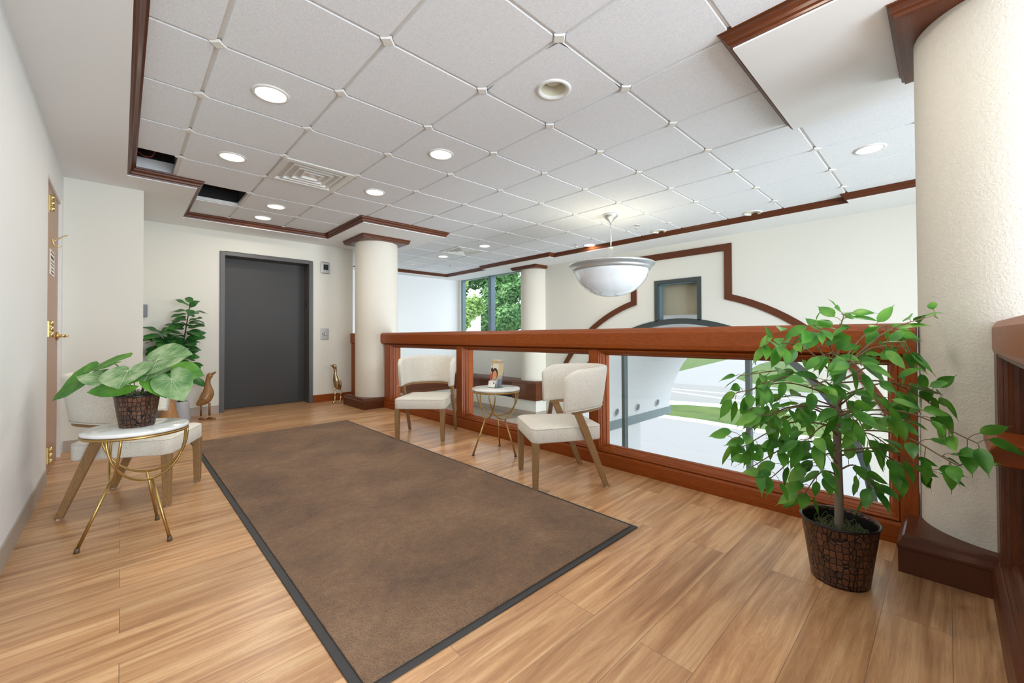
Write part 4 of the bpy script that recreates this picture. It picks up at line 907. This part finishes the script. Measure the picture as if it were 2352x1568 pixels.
def heart(b, vb, J, tip, nrm, wid, cup=0.06, back=0.42):
    J = Vector(J); tip = Vector(tip); a = tip-J; L = a.length; a.normalize(); n = Vector(nrm); n = (n-a*n.dot(a)).normalized(); s = a.cross(n)
    half = [(1, 0.0), (0.90, 0.09), (0.74, 0.23), (0.52, 0.38), (0.28, 0.48), (0.02, 0.50), (-0.20, 0.44), (-0.36, 0.30), (-0.40, 0.16), (-0.26, 0.05), (-0.06, 0.0)]
    out = half+[(x, -y) for x, y in reversed(half[1:-1])]; m = len(out); vs = []; fs = []
    rings = [0.0, 0.35, 0.7, 1.0]
    for r in rings[1:]:
        for i, (x, y) in enumerate(out):
            xx, yy = x*r*(back/0.40 if x < 0 else 1), y*r; sag = -cup*L*(xx*xx*0.9+abs(yy)**2*1.2)+0.012*L*math.sin(i*2.1)*r
            vs.append(J+a*(xx*L)+s*(yy*wid)+n*sag+n*(abs(yy)*0.10*wid))
    vs.append(J)
    for q in range(2):
        for i in range(m): fs.append((q*m+i, q*m+(i+1) % m, (q+1)*m+(i+1) % m, (q+1)*m+i))
    c = len(vs)-1
    for i in range(m): fs.append((c, (i+1) % m, i))
    b.add(vs, fs, True)
    def surf(x, y):
        xx = x*(back/0.40 if x < 0 else 1); return J+a*(xx*L)+s*(y*wid)+n*(-cup*L*(xx*xx*0.9+y*y*1.2)+abs(y)*0.10*wid+0.0022)
    for ex, ey, w in [(0.97, 0, 0.0016)]+[(x, y*sg_, 0.0010) for sg_ in (1, -1) for x, y in ((0.68, 0.22), (0.42, 0.37), (0.10, 0.43), (-0.18, 0.36), (-0.32, 0.20))]:
        pts = [surf(ex*q/6*(1-0.0*q), ey*q/6) for q in range(7)]; vb.tube(pts, [w*(1-0.6*q/6) for q in range(7)], 4, False)
Z0 = 0.557
def T3(u, z, w): return RW*u-FW*w+Vector((0, 0, z-Z0))
UPV = Vector((0, 0, 1)); TOV = -FW
LV = [ # joint, tip, normal mix (up, to viewer, sideways), width, dark?
 ((-0.150, 0.873, -0.03), (-0.300, 0.832, -0.02), (1.0, 0.40, 0.1), 0.20, 1), ((-0.245, 0.808, 0.02), (-0.385, 0.693, 0.05), (0.9, 0.55, 0.35), 0.16, 1),
 ((-0.090, 0.802, 0.07), (-0.205, 0.817, 0.10), (0.8, 0.55, -0.2), 0.13, 0), ((0.040, 0.840, 0.09), (0.085, 0.768, 0.19), (0.85, 0.65, 0.0), 0.215, 0),
 ((0.100, 0.885, 0.0), (0.258, 0.920, -0.02), (0.85, 0.8, -0.15), 0.225, 0), ((0.205, 0.792, 0.04), (0.298, 0.692, 0.08), (0.75, 0.75, 0.35), 0.165, 0),
 ((0.040, 0.772, 0.11), (-0.105, 0.748, 0.15), (0.55, 0.6, 0.0), 0.13, 1), ((0.130, 0.790, 0.05), (0.215, 0.708, 0.08), (0.8, 0.4, 0.35), 0.12, 1),
 ((0.150, 0.815, -0.06), (0.260, 0.800, -0.10), (0.9, 0.5, 0.1), 0.20, 1), ((0.000, 0.830, -0.10), (-0.02, 0.830, -0.26), (0.9, 0.2, 0.0), 0.18, 1), ((0.10, 0.85, 0.02), (0.12, 0.79, 0.10), (0.8, 0.8, 0.0), 0.20, 0)]
lv = [MB(), MB()]; vn = [MB(), MB()]; st = MB()
for J, tip, (a, c, e), wd, dk in LV:
    heart(lv[dk], vn[dk], T3(*J), T3(*tip), UPV*a+TOV*c+RW*e, wd)
    p = T3(*J); st.tube(bez([Vector((p.x*0.18, p.y*0.18, 0.14)), Vector((p.x*0.45, p.y*0.45, lerp(0.14, p.z, 0.65))), p+Vector((0, 0, -0.001))], 8), 0.0022, 6, False)
l0 = plab(lv[0].build('variegated_leaves', CALAD, tp, recalc=False), 'pale variegated heart-shaped leaves'); l1 = plab(lv[1].build('green_leaves', CALADD, tp, recalc=False), 'plain green heart-shaped leaves')
stuff(vn[0].build('leaf_veins', plain('pale_vein', (0.50, 0.60, 0.38, 1), 0.6), l0, recalc=False)); stuff(vn[1].build('leaf_veins', plain('green_vein', (0.20, 0.36, 0.10, 1), 0.6), l1, recalc=False))
st.build('stems', STEM, tp, recalc=False)

# ------------------------------------------------------------------ fiddle leaf fig, stool and ducks in the alcove
FP = Vector((0.525, 6.38, 0))
ff = thing('potted_fig', 'fiddle-leaf fig in a pale grey pot in the alcove left of the elevator', 'potted tree', FP)
MB().lathe([(0.001, 0.001), (0.085, 0.001), (0.090, 0.01), (0.072, 0.20), (0.070, 0.232), (0.064, 0.232), (0.064, 0.19)], 0, 0, 48).build('pot', plain('pot_grey', (0.50, 0.51, 0.54, 1), 0.5), ff, recalc=False)
MB().lathe([(0.066, 0.205), (0.001, 0.210)], 0, 0, 24).build('soil', SOIL, ff, recalc=False)
st = MB(); lf = MB(); rng = random.Random(8)
S1 = bez([(0.01, 0, 0.2), (0.02, 0, 0.45), (-0.005, 0.0, 0.75), (0.035, 0, 1.10), (0.075, 0, 1.40)], 10); S2 = bez([(-0.02, 0, 0.2), (-0.035, 0.0, 0.45), (-0.06, 0, 0.75), (-0.14, 0.02, 0.95), (-0.19, 0.02, 1.06)], 10)
for S, r in ((S1, 0.009), (S2, 0.010)): st.tube(S, [lerp(r*1.4, r*0.45, i/(len(S)-1)) for i in range(len(S))], 8)
st.build('stems', DARKSTEM, ff)
for S, t0, nn in ((S1, 0.34, 54), (S2, 0.46, 40)):
    for k in range(nn):
        t = lerp(t0, 1.0, k/(nn-1)); p = S[min(len(S)-1, int(t*(len(S)-1)))]; a = k*2.4+rng.uniform(-.3, .3); L = rng.uniform(0.165, 0.225)*(0.85 if t > 0.85 else 1)
        el = rng.uniform(-0.45, 0.35)+(0.6 if t > 0.96 else 0)
        d = Vector((math.cos(a)*(0.8 if math.cos(a) > 0 else 1), math.sin(a)*0.6, el)); leaf(lf, p+d.normalized()*0.02, d, Vector((0, 0, 1))-Vector((d.x, d.y, 0))*0.2+Vector((rng.uniform(-.2, .3), rng.uniform(-1.1, -0.2), 0)), L, L*0.66, 0.30, 0.12, fiddle_prof, 7, 0.10, rng)
lf.build('foliage', FIDDLE, ff, recalc=False)
b = MB(); b.lathe([(0.001, 0.0), (0.085, 0.0), (0.095, 0.02), (0.085, 0.10), (0.060, 0.20), (0.043, 0.30), (0.036, 0.36), (0.040, 0.405)], 0, 0, 32)
t = thing('stool', 'natural wood mushroom-shaped stool beside the fig pot', 'stool', (0.385, 6.00, 0)); b.build('trunk_base', STOOLW, t)
MB().lathe([(0.001, 0.398), (0.060, 0.400), (0.098, 0.410), (0.104, 0.420), (0.098, 0.432), (0.001, 0.436)], 0, 0, 32).build('seat', STOOLW, t)
def duck(name, label, loc, path, rad, beakp, beakr, legs, mats, boots):
    t = thing(name, label, 'duck figurine', loc)
    P = bez(path, 6); m = len(P); R = []
    for i in range(m):
        f = i/6; k = min(len(rad)-2, int(f)); R.append(tuple(lerp(rad[k][q], rad[k+1][q], f-k) for q in (0, 1)))
    MB().tube(P, R, 18).build('body', mats[0], t, sub=1)
    MB().tube(beakp, beakr, 12).build('beak', mats[1], t, sub=1)
    for x, y, toe in legs:
        l = MB().tube([(x, y, 0.20), (x*1.0, y, 0.05)], 0.0115, 10).build('leg', mats[1], t)
        b = MB()
        if boots: b.lathe([(0.014, 0.10), (0.017, 0.095), (0.015, 0.05), (0.018, 0.02), (0.018, 0)], x, y, 14)
        b.tube([(x-toe[0]*0.3, y-toe[1]*0.3, 0.012), (x, y, 0.020), (x+toe[0], y+toe[1], 0.011)], [(0.012, 0.010), (0.018, 0.017), (0.014, 0.009)], 12)
        b.build('boot' if boots else 'foot', mats[0] if boots else mats[1], l)
duck('duck_figurine', 'brown wooden duck figurine standing left of the elevator', (0.735, 6.28, 0),
     [(-0.078, 0, 0.178), (-0.045, 0, 0.205), (0.0, 0, 0.245), (0.030, 0, 0.315), (0.030, 0, 0.375), (0.028, 0, 0.43), (0.032, 0, 0.485), (0.050, 0, 0.530), (0.066, 0, 0.545)],
     [(0.010, 0.016), (0.036, 0.040), (0.064, 0.066), (0.060, 0.064), (0.042, 0.044), (0.027, 0.028), (0.026, 0.026), (0.036, 0.034), (0.024, 0.024)],
     [(0.060, 0, 0.538), (0.088, 0, 0.556), (0.112, 0, 0.576)], [(0.021, 0.022), (0.019, 0.013), (0.015, 0.009)],
     [(-0.040, -0.02, (0.05, -0.05)), (0.040, -0.05, (0.05, -0.05))], (DUCKW, DUCKD), False)
duck('duck_figurine', 'brass-coloured duck figurine in boots right of the elevator', (2.345, 6.45, 0),
     [(0.075, 0.06, 0.19), (0.060, 0.03, 0.215), (0.030, 0.0, 0.26), (0.010, -0.01, 0.335), (-0.004, -0.01, 0.40), (-0.010, -0.01, 0.455), (-0.014, -0.01, 0.51), (-0.030, -0.015, 0.552), (-0.044, -0.02, 0.560)],
     [(0.010, 0.014), (0.034, 0.034), (0.058, 0.058), (0.056, 0.056), (0.038, 0.038), (0.025, 0.025), (0.024, 0.024), (0.035, 0.032), (0.022, 0.022)],
     [(-0.038, -0.02, 0.553), (-0.066, -0.03, 0.562), (-0.092, -0.04, 0.570)], [(0.020, 0.021), (0.018, 0.013), (0.014, 0.008)],
     [(-0.020, -0.02, (-0.04, -0.035)), (0.050, -0.06, (-0.04, -0.035))], (PBRASS, PBRASS), True)

# ------------------------------------------------------------------ outside: ground, canopy, trees
GZ = -3.5
def slab(name, poly, z0, z1, mat, lab):
    return struct(MB().prism(poly, z0, z1).build(name, mat), lab)
slab('lawn', [(-30, -80), (200, -80), (200, 140), (-30, 140)], GZ-0.3, GZ-0.04, GRASS, 'grass slopes outside')
slab('driveway', [(6.36, -40), (21.05, -40), (21.05, 7), (21.3, 9), (21.15, 11), (20.8, 12.0), (19.5, 13.2), (17, 14), (6.36, 14)], GZ-0.2, GZ, CONC, 'pale concrete forecourt outside the arched window')
b = MB(); kerb = [(21.05, -40), (21.05, 7), (21.3, 9), (21.15, 11), (20.8, 12.0), (19.5, 13.2), (17, 14)]
b.sweep(kerb, [(0, GZ-0.1), (0, GZ+0.12), (-0.28, GZ+0.12), (-0.28, GZ-0.1)]); struct(b.build('kerb', LINE), 'concrete kerb along the forecourt')
slab('sidewalk', [(25.6, 12.6), (26.4, 11.75), (27.2, 8.7), (28.5, 0), (29.6, 0), (28.3, 9.1), (27.1, 13.4), (22, 30), (20.5, 30)], GZ-0.1, GZ, LINE, 'pale sidewalk strip by the road')
slab('road', [(27.2, 13.4), (28.3, 9.1), (29.8, 0), (34, -30), (46, -30), (39.5, 0), (37.4, 11.8), (36.9, 17.8), (34, 40), (20, 40)], GZ-0.12, GZ-0.005, ASPH, 'grey road across the view')
slab('road_marking', [(32.94, 16.03), (33.17, 10.41), (34.5, 0), (34.8, 0), (33.5, 10.5), (33.27, 16.1)], GZ-0.02, GZ+0.01, LINE, 'white road line')
slab('road_marking', [(31.4, 15.3), (30.1, 10.05), (30.6, 2), (30.95, 2), (30.5, 10.0), (31.75, 15.3)], GZ-0.02, GZ+0.01, LINE, 'white road line nearer the lawn')
slab('driveway', [(36.9, 17.8), (37.4, 11.8), (39.3, 9.4), (42.3, 13.15), (45.76, 15.25), (54.6, 17.1), (69.7, 19.8), (94, 22.4), (150, 28), (150, 45), (98.8, 30.75), (68.2, 25.95), (49.2, 23), (40, 21)], GZ-0.12, GZ, CONC, 'side drive opening off the road')
# canopy with barrel vault
cn_ = bpy.data.objects.new('canopy', None); COL.objects.link(cn_); cn_.location = (8.6, AY, 0); tag(cn_, 'white barrel-vaulted entrance canopy outside the arched window', 'canopy')
def cpart(b, nm, mat, **k): o = b.build(nm, mat, cn_, **k); o.matrix_parent_inverse = Matrix.Translation((-8.6, -AY, 0)); return o
VR = 2.40; n = 48; X0, X1 = 6.45, 10.8
vp = [(AY+VR*math.cos(PI*k/n), AZ+VR*math.sin(PI*k/n)) for k in range(n+1)]
vs = []; fs = []
ou = []
for y, z in vp:   # outer rectangle point for each angle
    dy, dz = y-AY, z-AZ; s_ = min(2.75/abs(dy) if abs(dy) > 1e-6 else 99, 3.55/dz if dz > 1e-6 else 99); ou.append((AY+dy*s_, AZ+dz*s_))
for X in (X0, X1): vs += [(X, y, z) for y, z in vp]+[(X, y, z) for y, z in ou]
m = n+1
for k in range(n):
    fs += [(k, k+1, m+k+1, m+k), (2*m+k, 3*m+k, 3*m+k+1, 2*m+k+1), (k, 2*m+k, 2*m+k+1, k+1), (m+k, m+k+1, 3*m+k+1, 3*m+k)]
fs += [(0, m, 3*m, 2*m), (n, 2*m+n, 3*m+n, m+n)]
cpart(MB().add(vs, fs), 'vault', EXTW)
for y, s_ in ((AY+VR, 1), (AY-VR, -1)):
    cpart(MB().box(X0, X1+0.01, min(y-0.03*s_, y+0.33*s_), max(y-0.03*s_, y+0.33*s_), AZ-0.06, AZ+0.14), 'springing_band', BAND)
    cpart(MB().box(X0, 9.25, min(y, y+0.3*s_), max(y, y+0.3*s_), GZ, AZ-0.06), 'side_wall', EXTW)
cpart(MB().box(X0-0.02, X0+0.0, AY-1.0, AY+1.0, 1.322, 2.44), 'parapet_face', EXTB)
b = MB(); vsn = 40; tr_ = []
for X in (8.15, 9.07, 10.05):
    th = math.asin((-0.76-AZ)/VR); c = Vector((X, AY+VR*math.cos(th), AZ+VR*math.sin(th))); nn = Vector((0, -math.cos(th), -math.sin(th))); tt = nn.cross(Vector((1, 0, 0)))
    ring = [c+nn*0.008+(Vector((1, 0, 0))*math.cos(2*PI*k/24)+tt*math.sin(2*PI*k/24))*0.095 for k in range(25)]
    cl_ = MB().tube(ring, 0.016, 8, False); o = cpart(cl_, 'vault_light', BAND if False else WHITE)
    q = MB(); q.add([c+nn*0.006+(Vector((1, 0, 0))*math.cos(2*PI*k/24)+tt*math.sin(2*PI*k/24))*0.085 for k in range(24)], [tuple(range(24))]); cpart(q, 'vault_light_lens', GREYP)
# trees
def tree(name, label, loc, blobs, mat, nleaf, size, seed, h0=GZ):
    t = thing(name, label, 'tree', (loc[0], loc[1], h0), 0, 'trees outside the far window'); r = random.Random(seed); b = MB()
    for (x, y, z, R) in blobs:
        for k in range(nleaf):
            d = Vector((r.gauss(0, 1), r.gauss(0, 1), r.gauss(0, 1))).normalized(); p = Vector((x, y, z-h0))+d*R*(r.uniform(0.55, 1.05)); s = size*r.uniform(0.6, 1.3)
            a = Vector((r.gauss(0, 1), r.gauss(0, 1), r.gauss(0, 0.5))).normalized(); n_ = (d*0.8+Vector((r.gauss(0, .5), r.gauss(0, .5), 0.5))).normalized(); c = a.cross(n_).normalized(); a = n_.cross(c)
            b.add([p-a*s, p+c*s*0.5, p+a*s, p-c*s*0.5], [(0, 1, 2, 3)])
    stuff(b.build('crown', mat, t, recalc=False))
    MB().tube([(0, 0, 0), (0.1, 0, 2.0), (0, 0.1, blobs[0][2]-h0)], [0.25, 0.2, 0.1], 10).build('trunk', BARK, t)
def blobs(R, H, n, seed, lo=-2.4):
    r = random.Random(seed); return [(r.uniform(-1, 1)*R, r.uniform(-1, 1)*R, lerp(lo, H, (k+0.5)/n), R*lerp(0.62, 0.42, k/n)*r.uniform(0.85, 1.15)) for k in range(n)]
tree('tree', 'pale yellow-green tree at the left of the far window', (12.0, 16.4), blobs(1.12, 3.9, 16, 1), TREE1, 560, 0.11, 1)
tree('tree', 'nearer dark green tree behind the right pane of the far window', (16.5, 18.8), blobs(1.30, 4.4, 13, 3), TREE2, 620, 0.13, 3)
tree('tree', 'grey-green tree behind the white wall block in the far window', (18.1, 29.2), blobs(2.55, 7.6, 18, 2), TREE1, 800, 0.24, 2)
tree('tree', 'dense green tree farther back behind the right pane', (24.9, 23.6), blobs(2.55, 7.5, 14, 5), TREE2, 620, 0.21, 5)
tree('tree', 'tall backdrop tree topping the view in the far window', (29.6, 36.6), blobs(3.9, 12.0, 18, 6), TREE2, 620, 0.33, 6)
tag(MB().box(13.35, 14.05, 17.6, 17.95, GZ, 2.22).build('chimney', EXTW), 'white upright wall block among the trees outside the far window', 'building')
b = MB(); b.tube([(8.3, 10.4, 0.62), (10.2, 10.5, 1.22)], 0.022, 8); b.tube([(8.3, 10.4, 0.62), (8.3, 10.4, GZ)], 0.02, 8); b.tube([(10.2, 10.5, 1.22), (10.2, 10.5, GZ)], 0.02, 8)
tag(b.build('hand_rail', WHITE), 'white sloping rail seen low in the far window', 'rail')
sg = thing('road_sign', 'small dark green sign on two posts by the side drive', 'sign', (68.1, 18.74, GZ))
MB().box(-0.05, 0.05, -1.5, 1.5, 1.4, 3.6).build('panel', SIGNG, sg)
for y in (-1.2, 1.2): MB().box(-0.05, 0.05, y-0.07, y+0.07, -0.05, 1.4).build('post', SIGNG, sg)
